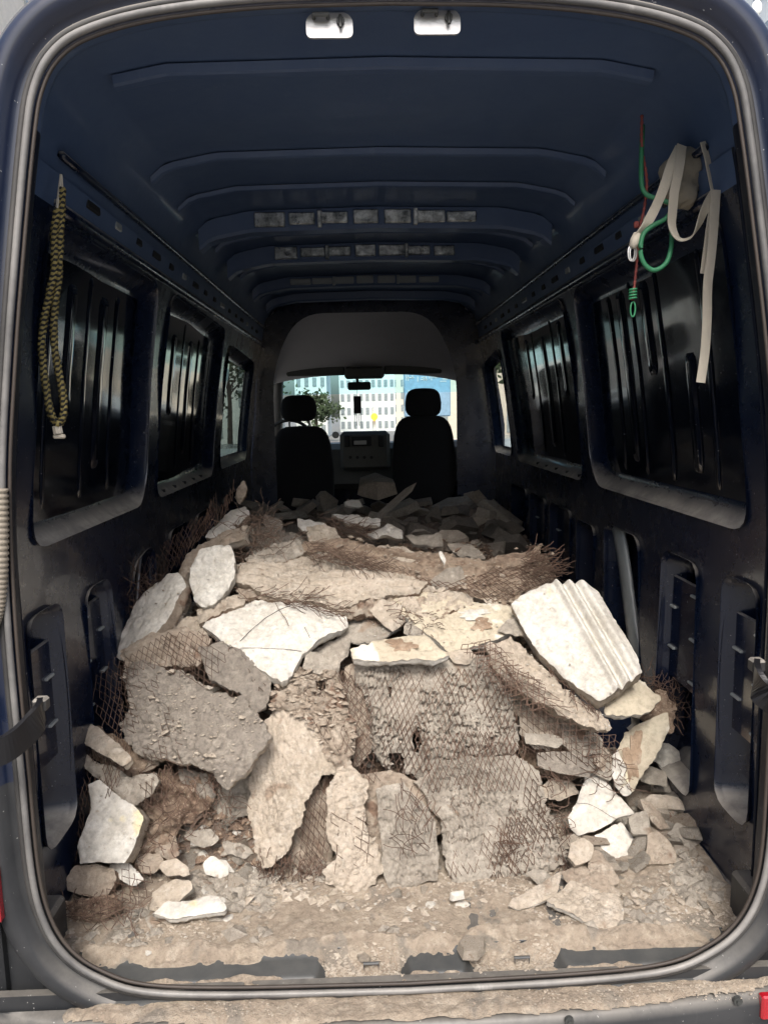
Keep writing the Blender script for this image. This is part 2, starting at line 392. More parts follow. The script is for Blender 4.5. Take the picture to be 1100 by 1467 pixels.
# order as open strip from right bottom over the top to left bottom
ri=right[right[:,1]>.03]; strip=np.vstack([ri,(ri*[-1,1])[::-1][1:]])
stra=strip.copy(); lo_=strip[:,1]<.30; stra[lo_,0]=np.sign(strip[lo_,0])*.824; stra[:,1]=np.where(lo_,np.interp(strip[:,1],[.03,.30],[-.01,.30]),strip[:,1])
V=[];Fc=[];n=len(strip); prof=[(-.008,.003),(-.005,.025),(.002,.045),(.022,.058),(.045,.066),(.070,.074)]
for jj,(d,y) in enumerate(prof):
    bl=min(1,jj/2); bs=strip*(1-bl)+stra*bl; t=np.gradient(stra if jj>1 else strip,axis=0); t/=np.linalg.norm(t,axis=1)[:,None]; q=bs+np.stack([t[:,1],-t[:,0]],1)*d
    V+=[(p[0],y,p[1]) for p in q]
for j in range(len(prof)-1):
    for i in range(n-1): Fc.append((j*n+i,(j+1)*n+i,(j+1)*n+i+1,j*n+i+1))
V=np.array(V); vp(mesh('rear_jamb',V,Fc,[MT['jamb'],MT['roof']],smooth=True,mi=[int(V[list(q)][:,2].mean()>1.86) for q in Fc]))  # jamb top takes the lighter roof tone as painted haze
# ceiling: arched sheet continuing down to the cant rails
def roofz(x): return float(np.interp(abs(x),[0,.50,.655,.715,.75,.77],[2.10,2.09,2.06,2.01,1.94,1.84]))
xs=np.r_[np.linspace(-.77,-.62,10),np.linspace(-.6,.6,25),np.linspace(.62,.77,10)]; ys=np.linspace(.06,3.95,60)
V=[(x,y,roofz(x)+.004) for y in ys for x in xs]; m=len(xs)
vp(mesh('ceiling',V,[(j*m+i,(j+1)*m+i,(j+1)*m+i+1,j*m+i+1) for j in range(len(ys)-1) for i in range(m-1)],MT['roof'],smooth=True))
# roof bows
def bow(y,x0,x1,drop=.05,wd=.07,dim=True,mat='rib'):
    b=MB(); xs=np.linspace(x0,x1,41)
    prof=[(0,.0),(.006,-drop*.85),(.014,-drop),(wd-.014,-drop),(wd-.006,-drop*.85),(wd,0)]
    V=[];Fc=[]
    for x in xs:
        for py,pz in prof: V.append((x,y+py,roofz(x)+pz))
    k=len(prof)
    for i in range(len(xs)-1):
        for j in range(k-1): Fc.append((i*k+j,i*k+j+1,(i+1)*k+j+1,(i+1)*k+j))
    o=vp(mesh('roof_bow',V,Fc,MT['roof'],smooth=False))
    if dim:
        N=7
        rb=random.Random(int(y*100))
        for i in range(N):
            x=x0+.22+(x1-x0-.52)*(i+.5)/N; 
            pb=MB(); pb.box((x,y-.003,roofz(x)-drop*.47),((x1-x0-.56)/N*rb.uniform(.8,1.04),.016,drop*rb.uniform(.5,.72)),.004)
            if i in (1,4): pb.box((x+.07,y-.004,roofz(x)-drop*.5),(.018,.02,drop*.8),.003)
            q=pb.build('bow_pressing',MT['bright'] if y<2.5 else MT['rib']); q.parent=o
    return o
for y,d in ((.84,.018),(1.50,.078),(2.12,.078),(2.95,.06),(3.55,.05),(1.18,.014),(1.84,.02),(2.5,.02),(3.25,.02)): bow(y,-.70,.70,d,.09 if d>.03 else .04,1<y<3 and d>.03,'roof')
bow(.26,-.62,.62,.02,.05,False,'roof')
# cant rails along the upper walls, with rows of small slots
for s in (-1,1):
    for z0,r in ((1.79,.016),(1.90,.010)):
        P=np.array([(s*(ww(z0)-.004),y,z0) for y in np.linspace(.27,3.8,30)]); v,f=tube(P,r,6,False,1.); vp(mesh('cant_rail',v,f,MT['paintin'],smooth=True))
    for k in range(16):
        y=.5+k*.2; z0=1.845; b=MB(); b.box((s*(ww(z0)-.004),y,z0),(.012,.05+.04*(k%3==0),.022),.003); vp(b.build('rail_slot',MT['rib'] if k%4==1 else MT['black']))
for s in (-1,1):
    P=np.array([(s*(ww(z)-.006),.15,z) for z in np.linspace(.12,1.86,40)]); v,f=tube(P,.005,6); vp(mesh('pillar_flange',v,f,MT['jamb'],smooth=True))
    P=np.array([(s*(secw(z)+.004),.028,z) for z in np.linspace(.12,1.9,40)]); v,f=tube(P,.006,6); vp(mesh('pillar_trim',v,f,MT['rubber'],smooth=True))
    for z in (.33,.52,.95,1.25,1.5,1.7):
        b=MB(); b.tube([(s*(ww(z)+.004),.115,z),(s*(ww(z)-.005),.115,z)],.011,12); vp(b.build('body_plug',MT['rubber']))
# side walls ------------------------------------------------
def wallpt(s,y,z,off): return (s*(ww(z)+off),y,z)
def inner_wall(s,holes,y0=.068,y1=3.85,z1=1.86,sp=.055,depth=.075):
    out=resample([(y0,0),(y1,0),(y1,z1),(y0,z1)],sp)
    gy,gz=np.meshgrid(np.arange(y0+sp/2,y1,sp),np.arange(sp/2,z1,sp)); pts=np.stack([gy.ravel(),gz.ravel()],1)
    HL=[resample(ccw(rounded(h['p'],h.get('r',.04))),.025) for h in holes]
    k=np.ones(len(pts),bool)
    for L in HL: k&=~inside(pts,offset(L,-.015))
    v,f=triang([out],pts[k],HL)
    # shallow relief of the sheet
    rel=.006*np.sin(v[:,1]*9)+.004*fbm(v[:,0],v[:,1],3,2,4)
    V=[wallpt(s,a,b,r) for (a,b),r in zip(v,rel)]; Fc=[tuple(t) for t in f]
    w_=vp(mesh('side_wall',V,Fc,[MT['paintin'],MT['roof']],smooth=True,mi=[int(v[list(q)][:,1].mean()>1.78) for q in Fc]))  # upper wall faces lightened with the roof tone to suggest the bluish veil
    for h,L in zip(holes,HL):
        d=h.get('d',depth); sl=h.get('s',.02); V=[];n=len(L); Fc=[]
        for off,o in ((0,-.006),(0,-.0045),(.006,.003),(.010,.006),(d,sl),(d+.002,sl+.02)):
            if off==0 and o==-.006: off=-.005
            q=offset(L,o); V+=[wallpt(s,p[0],p[1],off-(.003 if off<=0 else 0)) for p in q]
        for j in range(5):
            for i in range(n): k2=(i+1)%n; Fc.append((j*n+i,j*n+k2,(j+1)*n+k2,(j+1)*n+i))
        vp(mesh(h['n'],V,Fc,MT['paintin'],smooth=True))
def Q(a,b,c,d): return [(a,c),(b,c),(b,d),(a,d)]
WR=[dict(n='window_frame',p=[(.25,.985),(1.44,.985),(1.52,1.10),(1.47,1.76),(.26,1.76)],r=.07,s=.038,d=.045),
    dict(n='window_frame',p=[(1.64,.985),(3.0,.985),(3.05,1.76),(1.66,1.76)],r=.07,s=.038,d=.045),
    dict(n='window_frame',p=[(3.19,1.0),(3.80,1.0),(3.80,1.62),(3.21,1.68)],r=.07,s=.02,d=.045)]
LR=[dict(n='wall_opening',p=Q(.19,.36,.22,.85),r=.05),dict(n='wall_opening',p=[(.52,.12),(.80,.12),(.76,.84),(.52,.84)],r=.05),
    dict(n='wall_opening',p=[(.92,.12),(1.30,.12),(1.34,.84),(.98,.84)],r=.06),dict(n='wall_opening',p=Q(1.48,1.72,.3,.80),r=.05),
    dict(n='wall_opening',p=Q(1.84,2.2,.1,.82),r=.05),dict(n='wall_opening',p=Q(2.32,2.66,.1,.82),r=.05),dict(n='wall_opening',p=Q(2.78,3.2,.1,.82),r=.05)]
WLt=[dict(n='window_frame',p=[(.25,.985),(1.14,.985),(1.20,1.10),(1.17,1.76),(.26,1.76)],r=.07,s=.038,d=.045),
    dict(n='window_frame',p=[(1.34,.985),(2.42,.985),(2.46,1.74),(1.36,1.76)],r=.07,s=.038,d=.045),
    dict(n='window_frame',p=[(2.62,1.0),(3.55,1.0),(3.60,1.64),(2.64,1.68)],r=.08,s=.03,d=.045)]
LL=[dict(n='wall_opening',p=Q(.19,.38,.22,.82),r=.05),dict(n='wall_opening',p=[(.54,.12),(.80,.12),(.76,.80),(.56,.80)],r=.06),
    dict(n='wall_opening',p=[(.96,.2),(1.3,.2),(1.26,.82),(1.0,.78)],r=.08),dict(n='wall_opening',p=Q(1.5,1.85,.1,.82),r=.06),dict(n='wall_opening',p=Q(2.0,2.4,.1,.82),r=.06),dict(n='wall_opening',p=Q(2.7,3.3,.1,.82),r=.06)]
inner_wall(1,WR+LR); inner_wall(-1,WLt+LL)
# outer skins seen through the openings (glossy painted blanks, wavy)
def skin(s,y0,y1,z0,z1,off,mat,name='skin_panel'):
    ys=np.linspace(y0,y1,max(3,int((y1-y0)/.05))); zs=np.linspace(z0,z1,max(3,int((z1-z0)/.05)))
    A,B=np.meshgrid(ys,zs); d=.0035*fbm(A,B,1.7,2,s+9)
    V=[wallpt(s,a,b,off+c) for a,b,c in zip(A.ravel(),B.ravel(),d.ravel())]; m=len(ys)
    return vp(mesh(name,V,[(j*m+i,j*m+i+1,(j+1)*m+i+1,(j+1)*m+i)[::-s] for j in range(len(zs)-1) for i in range(m-1)],mat,smooth=True))
skin(1,.15,1.50,.93,1.82,.047,MT['skin']); skin(1,1.50,3.1,.93,1.82,.047,MT['skin'])
skin(-1,.15,1.25,.93,1.82,.047,MT['skin']); skin(-1,1.25,2.55,.93,1.82,.047,MT['skin'])
skin(-1,2.56,3.70,.93,1.75,.047,MT['tint'],'window_pane'); skin(1,3.12,3.84,.93,1.75,.047,MT['glass'],'window_pane')
for s in(-1,1): skin(s,.10,3.88,-.02,.935,.085,MT['paintin'])
# pressed vertical ribs in the blanks, and small drain slots on the sills
def vrib(s,y,z0,z1,wd=.03,off=.066,mat='skin'):
    V=[];Fc=[]; zs=np.r_[z0,z0+.012,np.linspace(z0+.03,z1-.03,8),z1-.012,z1]; h=.008 if wd>.03 else .005
    for i,z in enumerate(zs):
        k=.0 if i in(0,len(zs)-1) else (.8 if i in (1,len(zs)-2) else 1.)
        for a_,b_ in ((-.62,0),(-.5,.25),(-.42,.9),(-.3,1),(.3,1),(.42,.9),(.5,.25),(.62,0)): V.append((s*(ww(z)+.0465-h*b_*k),y+a_*wd*(.75+.25*k),z))
    for i in range(len(zs)-1):
        for j in range(7): Fc.append((i*8+j,i*8+j+1,(i+1)*8+j+1,(i+1)*8+j))
    return vp(mesh('pressed_rib',V,Fc,MT[mat],smooth=True))
for y,z0,z1,wd in ((.50,1.06,1.72,.02),(.62,1.10,1.45,.045),(.80,1.06,1.72,.02),(.90,1.40,1.70,.05),(1.02,1.06,1.72,.02),(1.12,1.10,1.70,.05),(1.24,1.06,1.70,.02),
                   (1.80,1.06,1.72,.02),(1.95,1.35,1.70,.05),(2.1,1.06,1.72,.022),(2.28,1.10,1.66,.05),(2.5,1.06,1.70,.02),(2.65,1.35,1.68,.05)): vrib(1,y,z0,z1,wd)
for y,z0,z1,wd in ((.42,1.06,1.70,.02),(.55,1.30,1.66,.05),(.68,1.06,1.70,.02),(.80,1.14,1.66,.05),(.92,1.06,1.68,.02),
                   (1.52,1.06,1.70,.02),(1.66,1.3,1.64,.05),(1.82,1.06,1.70,.02),(1.96,1.12,1.64,.05),(2.12,1.06,1.66,.02)): vrib(-1,y,z0,z1,wd)
for s,Y in ((1,(1.75,1.95,2.15,2.35,2.55)),(-1,(1.5,1.68,1.86,2.04,2.2))):
    for y in Y:
        b=MB(); b.box((s*(ww(1.0)+.018),y,.995),(.028,.010,.012),.001); vp(b.build('drain_slot',MT['black']))
# pressed plates with bright notches inside the lower openings
def plate(s,y0,y1,z0,z1,n=5):
    b=MB(); b.box((s*(ww(.6)+.035),(y0+y1)/2,(z0+z1)/2),(.012,y1-y0,z1-z0),.004); p=vp(b.build('pressed_plate',MT['paint']))
    for k in range(n):
        z=z0+(z1-z0)*(k+.5)/n; m=MB(); m.box((s*(ww(.6)+.027),y1-.03 if k%2 else y0+.035,z),(.012,.045,.008),.002); q=m.build('notch',MT['rib']); q.parent=p
plate(1,.19,.36,.42,.75); plate(1,.56,.78,.42,.76); plate(-1,.19,.38,.40,.72); plate(-1,.58,.78,.40,.74); plate(1,1.86,2.2,.4,.8); plate(1,2.36,2.66,.4,.8)
# diagonal brace, light grey dusty
for s in(1,-1):
    P=smoothline([(s*.915,1.30,.86),(s*.92,1.22,.70),(s*.92,1.10,.45),(s*.915,.95,.25)],24); v,f=tube(P,[.055]*len(P),8,False,.3,up=(s,0,0)); vp(mesh('diagonal_brace',v,f,MT['rib'] if s>0 else MT['paintin'],smooth=True))
# wheel arches
for s in(-1,1):
    V=[];Fc=[];N=24
    for j,(x,rr) in enumerate(((.90,.46),(.75,.46),(.70,.455),(.675,.43),(.67,.40),(.67,.0))):
        for i in range(N+1):
            a=math.pi*i/N; V.append((s*x,1.52-rr*math.cos(a)*1.05,rr*math.sin(a)*1.05+.02))
    for j in range(5):
        for i in range(N): Fc.append((j*(N+1)+i,j*(N+1)+i+1,(j+1)*(N+1)+i+1,(j+1)*(N+1)+i))
    vp(mesh('wheel_arch',V,Fc,MT['paintin'],smooth=True))
# floor and threshold
def grid(name,x0,x1,y0,y1,sp,fz,mat,smooth=True,keep=None,parent=None):
    xs=np.linspace(x0,x1,int((x1-x0)/sp)+1); ys=np.linspace(y0,y1,int((y1-y0)/sp)+1); A,B=np.meshgrid(xs,ys); Z=fz(A,B)
    V=np.stack([A.ravel(),B.ravel(),Z.ravel()],1); m=len(xs)
    idx=np.arange(len(V)).reshape(len(ys),m); q=np.stack([idx[:-1,:-1],idx[:-1,1:],idx[1:,1:],idx[1:,:-1]],-1).reshape(-1,4)
    if keep is not None:
        kk=keep(A,B,Z).ravel(); q=q[kk[q].all(1)]; u,inv=np.unique(q,return_inverse=True); V=V[u]; q=inv.reshape(-1,4)
    return mesh(name,V,q,mat,smooth=smooth)
vp(grid('van_floor',-.90,.90,.105,3.95,.03,lambda x,y:np.where(np.abs((x*14)%1-.5)<.2,.0,-.006)+0*y,MT['plastic'],False))
def sillz(x,y):
    z=np.interp(y,[-.02,.0,.018,.03,.085,.10,.12],[-.045,-.032,-.03,-.012,-.006,.004,.004])
    for c,hw in ((-.10,.115),(.26,.125)):
        m=np.clip((hw-np.abs(x-c)-.15*np.abs(y-.03))/.02,0,1)*np.clip((.105-y)/.01,0,1)*np.clip((y-.02)/.01,0,1); z=z-.028*m
    return z
def inl(x,y,z): return np.abs(x)<np.interp(y,[-.02,.02,.12],[.70,.745,.80])
vp(grid('threshold',-.80,.80,-.02,.12,.006,sillz,MT['slate'],True,inl))
# black strip on the threshold edge with rounded front, and the striker plates in its pockets
for c in(-.10,.26):
    b=MB(); b.box((c,.101,.003),(.13,.006,.010),.002); b.tube([(c+.0,.05,-.02),(c+.0,.05,.0),(c+.035,.05,.0),(c+.035,.05,-.02)],.004,6); vp(b.build('striker',MT['slate']))
# header strikers above
for u,v in ((472,38),(626,33)):
    p=hit(u,v,y=.03); b=MB()
    outl=rounded([(-.046,-.022),(.046,-.022),(.046,.012),(.034,.024),(-.034,.024),(-.046,.012)],.012); N=len(outl)
    V=[(p[0]+a,p[1]+dy,p[2]+c) for dy in(-.003,.003) for a,c in outl]
    b.add(V,[tuple(range(N)),tuple(range(N,2*N))[::-1]]+[(i,N+i,N+(i+1)%N,(i+1)%N) for i in range(N)])
    o=vp(b.build('header_striker',MT['silver']))
    q=MB(); q.tube([(p[0]-.03,p[1]-.006,p[2]+.012),(p[0]-.03,p[1]-.022,p[2]+.012),(p[0]-.002,p[1]-.022,p[2]+.012),(p[0]-.002,p[1]-.006,p[2]+.012)],.004,6)
    q.tube([(p[0]+.022,p[1]-.004,p[2]+.006),(p[0]+.022,p[1]-.012,p[2]+.006)],.008,10); q.tube([(p[0]+.022,p[1]-.010,p[2]+.016),(p[0]+.022,p[1]-.014,p[2]-.008)],.0035,6)
    k=q.build('hook',MT['dash']); k.parent=o; k.location=-VL; k.location=(0,0,0)
# bumper with a broad step and its face
def bump_y(x): return -.080+.095*np.clip(np.abs(x)-.1,0,2)**2.0
xs=np.linspace(-1.02,1.02,70); V=[];Fc=[]
for x in xs:
    yb=bump_y(x)
    for dy,z in ((.14,-.043),(0.012,-.046),(.0,-.054),(-.008,-.075),(-.01,-.24),(.02,-.30)): V.append((x,(-0.004 if dy==.14 else yb+dy),z))
k=6
for i in range(len(xs)-1):
    for j in range(k-1): Fc.append((i*k+j,i*k+j+1,(i+1)*k+j+1,(i+1)*k+j))
bmp=vp(mesh('rear_bumper',V,Fc,MT['plastic'],smooth=True))
# panel below the frame behind the bumper, round bumper bolts, lamps
b=MB(); b.box((0,.012,-.16),(1.9,.02,.3)); vp(b.build('rear_apron',MT['plastic']))
for u,v in((1056,1433),(815,1462)):
    for Y in (-.12,):
        x=hit(u,v,y=-.03)[0]; yb=float(bump_y(x))-.010; p=hit(u,v,y=yb); b=MB(); b.tube([(p[0],p[1]+.004,p[2]),(p[0],p[1]-.004,p[2])],.010,14); b.tube([(p[0],p[1],p[2]),(p[0],p[1]-.008,p[2])],.005,10); vp(b.build('bumper_bolt',MT['dash']))
for s_ in(-1,1):
    b=MB(); b.box((s_*.97,.13,-.1),(.24,.14,.42),.01); vp(b.build('lower_corner',MT['plastic']))
# rear quarter panels left and right of the opening (lamp stacks)
for s in(-1,1):
    b=MB(); b.box((s*1.0,.14,.42),(.13,.24,.95),.02); q=vp(b.build('corner_panel',MT['plastic']))
    b=MB(); b.box((s*.945,-.02,.26),(.10,.035,.14),.01); vp(b.build('tail_lamp',MT['red']))
p=hit(1096,1434,y=float(bump_y(.84))-.012); b=MB(); b.box((p[0]+.012,p[1],p[2]-.012),(.05,.02,.06),.004); vp(b.build('bumper_reflector',MT['red']))
# open rear doors swung wide, hinges, check straps
def door(s):
    h=np.array((s*.99,-.01)); ang=math.radians(118); d=np.array((s*math.sin(ang-math.pi/2),-math.cos(ang-math.pi/2))); nrm=np.array((-d[1],d[0]))*s
    V=[];Fc=[]
    zs=np.linspace(-.03,2.12,12)
    for off in(0,.06):
        for z in zs:
            sh=np.interp(z,[0,1,1.6,2.12],[0,0,.04,.10])
            for t in(0.0+0,.1,.72,.78): V.append((h[0]-s*sh+d[0]*t+nrm[0]*off,h[1]+d[1]*t+nrm[1]*off,z))
    m=len(zs)
    for o in(0,1):
        for j in range(m-1):
            for i in range(3): Fc.append((o*m*4+j*4+i,o*m*4+j*4+i+1,o*m*4+(j+1)*4+i+1,o*m*4+(j+1)*4+i))
    for j in range(m-1):
        for i in(0,3): Fc.append((j*4+i,(j+1)*4+i,m*4+(j+1)*4+i,m*4+j*4+i))
    for j in(0,m-1):
        for i in range(3): Fc.append((j*4+i,j*4+i+1,m*4+j*4+i+1,m*4+j*4+i))
    o=vp(mesh('rear_door',V,Fc,MT['paint'],smooth=False))
    for z in(.25,1.0,1.8):
        q=MB(); q.box((h[0]-s*.02,h[1]+.01,z),(.05,.05,.09),.008); k=q.build('hinge',MT['paint']); k.parent=o
door(-1); door(1)
def checkstrap(px,Y,wd,name='check_strap'):
    P=smoothline([hit(u,v,y=y) for (u,v),y in zip(px,Y)],20); v,f=tube(P,wd,8,False,.22,up=(0,1,0)); 
    V=np.array(v); return vp(mesh(name,V,f,MT['plastic'],smooth=True))
def ribbon(P,wd,axis=(0,0,1),th=.0016):
    """flat band: axis gives width direction per point or one"""
    P=np.asarray(P,float); A=np.broadcast_to(np.asarray(axis,float),P.shape); A=A/np.linalg.norm(A,axis=1)[:,None]
    t=np.gradient(P,axis=0); t/=np.linalg.norm(t,axis=1)[:,None]; A=A-t*(A*t).sum(1)[:,None]; A/=np.linalg.norm(A,axis=1)[:,None]; N=np.cross(A,t); w_=np.broadcast_to(wd,(len(P),))[:,None]*.5
    V=np.stack([P-A*w_-N*th,P+A*w_-N*th,P+A*w_+N*th,P-A*w_+N*th],1).reshape(-1,3); Fc=[]
    for i in range(len(P)-1):
        for k in range(4): l=(k+1)%4; Fc.append((i*4+k,i*4+l,i*4+4+l,i*4+4+k))
    Fc+=[(0,1,2,3),tuple(len(P)*4-4+k for k in(3,2,1,0))]; return V,Fc
for px,Y in (([(-25,1085),(10,1072),(38,1050),(56,1028),(60,1016)],[-.12,-.09,-.05,-.02,.01]),([(1112,1010),(1100,1000),(1090,988),(1084,972),(1083,960)],[-.07,-.05,-.04,-.02,.01])):
    P=smoothline([hit(u,v,y=y) for (u,v),y in zip(px,Y)],24); V,Fc=ribbon(P,.058,(0,0,1),.006); o=vp(mesh('check_strap',V,Fc,MT['blackp'],smooth=False))
    e=P[-1]; b=MB(); b.box((e[0],e[1]+.0,e[2]+.012),(.03,.03,.03),.005); k=b.build('strap_bracket',MT['rubber']); k.parent=o; 
# ---------------- cab
cabx=-.05
arch=rounded([(-.66,.0),(.66,.0),(.66,1.62),(.47,2.0),(-.47,2.0),(-.66,1.62)],.22,8)+[cabx,0]
outer=resample([(-.96,-.02),(.96,-.02),(.96,1.2),(.84,1.9),(.5,2.13),(-.5,2.13),(-.84,1.9),(-.96,1.2)],.08)
H=resample(ccw(arch),.05)
v,f=triang([outer],[],[H]); vp(mesh('bulkhead_arch',[(a,3.86,b) for a,b in v],f,MT['paintin']))
V=[];Fc=[];n=len(H)
for o_,y in ((0,3.86),(-.012,3.87),(-.02,3.92),(-.03,4.0)):
    V+=[(p[0],y,p[1]) for p in offset(H,o_+.0)]
for j in range(3):
    for i in range(n): k=(i+1)%n; Fc.append((j*n+i,j*n+k,(j+1)*n+k,(j+1)*n+i))
vp(mesh('arch_trim',V,Fc,MT['paintin'],smooth=True))
# head liner: from the arch down to the windscreen top
V=[];Fc=[];xs=np.linspace(-.95,.95,25)
rows=[(3.9,2.06),(4.1,2.05),(4.4,1.98),(4.7,1.84),(4.95,1.68),(5.05,1.635),(5.12,1.625)]
for y,z in rows:
    for x in xs: V.append((x+cabx,y,z-.22*abs(x/.95)**3*(1 if y<4.8 else .5)))
m=len(xs)
vp(mesh('headliner',V,[(j*m+i,(j+1)*m+i,(j+1)*m+i+1,j*m+i+1) for j in range(len(rows)-1) for i in range(m-1)],MT['liner'],smooth=True))
for x in(-.42,.42):
    b=MB(); b.box((x+cabx,4.95,1.665),(.5,.03,.10),.012); vp(b.build('sun_visor',MT['dash']))
b=MB(); b.box((cabx+.0,4.9,1.63),(.34,.12,.10),.02); vp(b.build('overhead_console',MT['dash']))
# windscreen, tint band
def quadg(name,pts,mat): return vp(mesh(name,pts,[(0,1,2,3)],mat))
quadg('windscreen',[(-.9,5.75,1.02),(.9,5.75,1.02),(.82,5.33,1.46),(-.82,5.33,1.46)],MT['glass'])
quadg('tint_band',[(-.82,5.328,1.463),(.82,5.328,1.463),(.79,5.11,1.65),(-.79,5.11,1.65)],MT['band'])
for s in(-1,1):
    v,f=tube([(s*.92,5.8,1.0),(s*.84,5.3,1.5),(s*.80,5.05,1.68)],.05,6); vp(mesh('a_pillar'.replace('a_','windscreen_'),v,f,MT['dash'],smooth=True))
    # cab side: lower panel, window, upper
    for nm,z0,z1,mt in (('cab_door',-.1,1.0,MT['paintin']),('cab_door_window',1.0,1.56,MT['glass']),('cab_roof_side',1.56,2.1,MT['liner'])):
        ya,yb=(3.98,5.1) if nm=='cab_door_window' else (3.86,5.9 if z0<1 else 5.2)
        xa=(.96,.93) if z0<1 else ((.93,.84) if z0<1.5 else (.84,.72))
        o=quadg(nm,[(s*xa[0],ya,z0),(s*xa[0],yb,z0),(s*xa[1],yb if z0!=1.0 else 5.1,z1),(s*xa[1],ya,z1)],mt)
    quadg('door_pillar',[(s*.93,3.86,1.0),(s*.93,3.98,1.0),(s*.84,3.98,1.56),(s*.84,3.86,1.56)],MT['paintin'])
# windscreen surround behind headliner, bonnet, cab floor, roof over cab
quadg('cab_floor',[(-.96,3.9,-.02),(.96,3.9,-.02),(.96,5.9,-.02),(-.96,5.9,-.02)],MT['black'])
quadg('cab_roof',[(-.85,3.8,2.25),(.85,3.8,2.25),(.82,5.15,1.70),(-.82,5.15,1.70)],MT['paint'])
b=MB(); b.box((0,6.25,.55),(1.9,1.1,.8),.12); vp(b.build('bonnet',MT['paint']))
# dash
b=MB(); b.box((0,5.55,.80),(1.8,.5,.42),.05); dsh=vp(b.build('dashboard',MT['dash']))
def sub(par,b,name,mat,label=None,smooth=False):
    o=b.build(name,mat,smooth=smooth); o.parent=par
    if par.location.length>0: o.location=-Vector(par.location)-(VL if par.parent else Vector((0,0,0)))
    if label:o['label']=label
    return o
def at(u,v,y): return hit(u,v,y=y)
b=MB(); p=at(523,645,5.1); b.box(tuple(p),(.44,.25,.34),.03); con=vp(b.build('centre_console',MT['dash']))
p=at(518,632,4.96); b=MB(); b.box(tuple(p),(.17,.02,.085),.004); r_=b.build('radio',MT['black']); r_.parent=con
p=at(516,634,4.945); b=MB(); b.box(tuple(p),(.11,.02,.035),.003); k=b.build('radio_screen',MT['spoke']); k.parent=con
for u in(497,546):
    p=at(u,632,4.96); b=MB(); b.box(tuple(p),(.05,.02,.10),.008); k=b.build('air_vent',MT['black']); k.parent=con
for u in(502,512,522,532): 
    p=at(u,655,4.96); b=MB(); b.tube([p,p+np.array((0,-.02,0))],.014,10); k=b.build('knob',MT['black']); k.parent=con
p=at(481,623,4.9); b=MB(); b.tube([p,p+np.array((0,-.03,0))],.03,14); vp(b.build('gear_knob',MT['spoke']))
# steering wheel
c=at(416,630,5.0); P=[(c[0]+.19*math.cos(a),c[1]-.06*math.sin(a),c[2]+.17*math.sin(a)) for a in np.linspace(0,2*math.pi,40,endpoint=False)]
v,f=tube(P,.014,8,True,1.,up=(0,1,0)); sw=vp(mesh('steering_wheel',v,f,MT['black'],smooth=True))
b=MB(); b.box(tuple(c),(.36,.04,.07),.015); k=b.build('spoke',MT['black']); k.parent=sw
# seats
def blob(c,d,n=3.2,m=24,taper=0):
    V=[];Fc=[]
    for j in range(m//2+1):
        ph=-math.pi/2+math.pi*j/(m//2)
        for i in range(m):
            th=2*math.pi*i/m; f=lambda t:math.copysign(abs(t)**(2/n),t)
            z=f(math.sin(ph)); k=1-taper*max(0,z)
            V.append((c[0]+d[0]/2*k*f(math.cos(ph))*f(math.cos(th)),c[1]+d[1]/2*f(math.cos(ph))*f(math.sin(th)),c[2]+d[2]/2*z))
    for j in range(m//2):
        for i in range(m): Fc.append((j*m+i,j*m+(i+1)%m,(j+1)*m+(i+1)%m,(j+1)*m+i))
    return V,Fc
for (u,hv,w1,h1,bu,bt,bw,Y) in ((428,585,.275,.20,432,612,.48,4.15),(606,577,.27,.215,606,597,.48,4.0)):
    root=bpy.data.objects.new('seat',None); COL.objects.link(root); root.parent=van
    p=at(bu,bt,Y); v,f=blob((p[0],Y,p[2]-.32),(bw,.16,.66),4.5,24,.12); k=mesh('backrest',v,f,MT['seat'],smooth=True); k.parent=root; k.location=-VL
    p2=at(u,hv,Y); v,f=blob((p2[0],Y,p2[2]),(w1,.12,h1),3.6,24,.1); k=mesh('headrest',v,f,MT['seat'],smooth=True); k.parent=root; k.location=-VL
    b=MB(); 
    for dx in(-.075,.075): b.tube([(p2[0]+dx,Y,p2[2]-.05),(p2[0]+dx,Y,p[2]-.06)],.007,8)
    k=b.build('headrest_post',MT['spoke']); k.parent=root; k.location=-VL
    v,f=blob((p[0],Y+.3,.42),(.5,.55,.2),4,20); k=mesh('seat_cushion',v,f,MT['seat'],smooth=True); k.parent=root; k.location=-VL
# mirror with pendant
p=at(513,553,4.95); b=MB(); b.box((p[0]+.01,p[1],p[2]),(.20,.03,.07),.012); b.tube([(p[0],p[1],p[2]),(p[0]-.01,p[1]+.04,p[2]+.09)],.012,8); mir=vp(b.build('rear_view_mirror',MT['black']))
p=at(512,580,4.9); t=empty('hanging_ornament',tuple(p),'small black pendant with dark tassels hanging from the rear view mirror','ornament')
def child(par,b,name,mat,smooth=False):
    o=b.build(name,mat,smooth=smooth); o.parent=par; o.location=-Vector(par.location); return o
b=MB(); b.box(tuple(p),(.065,.02,.15),.006); b.tube([p+np.array((0,0,.07)),p+np.array((0,0,.13))],.002,5); child(t,b,'pendant',MT['black'])
b=MB()
for dx in(-.025,-.008,.01,.026): b.tube([p+np.array((dx,0,-.07)),p+np.array((dx*1.2,0,-.17-abs(dx)))],.0028,5)
child(t,b,'tassel',MT['black'])

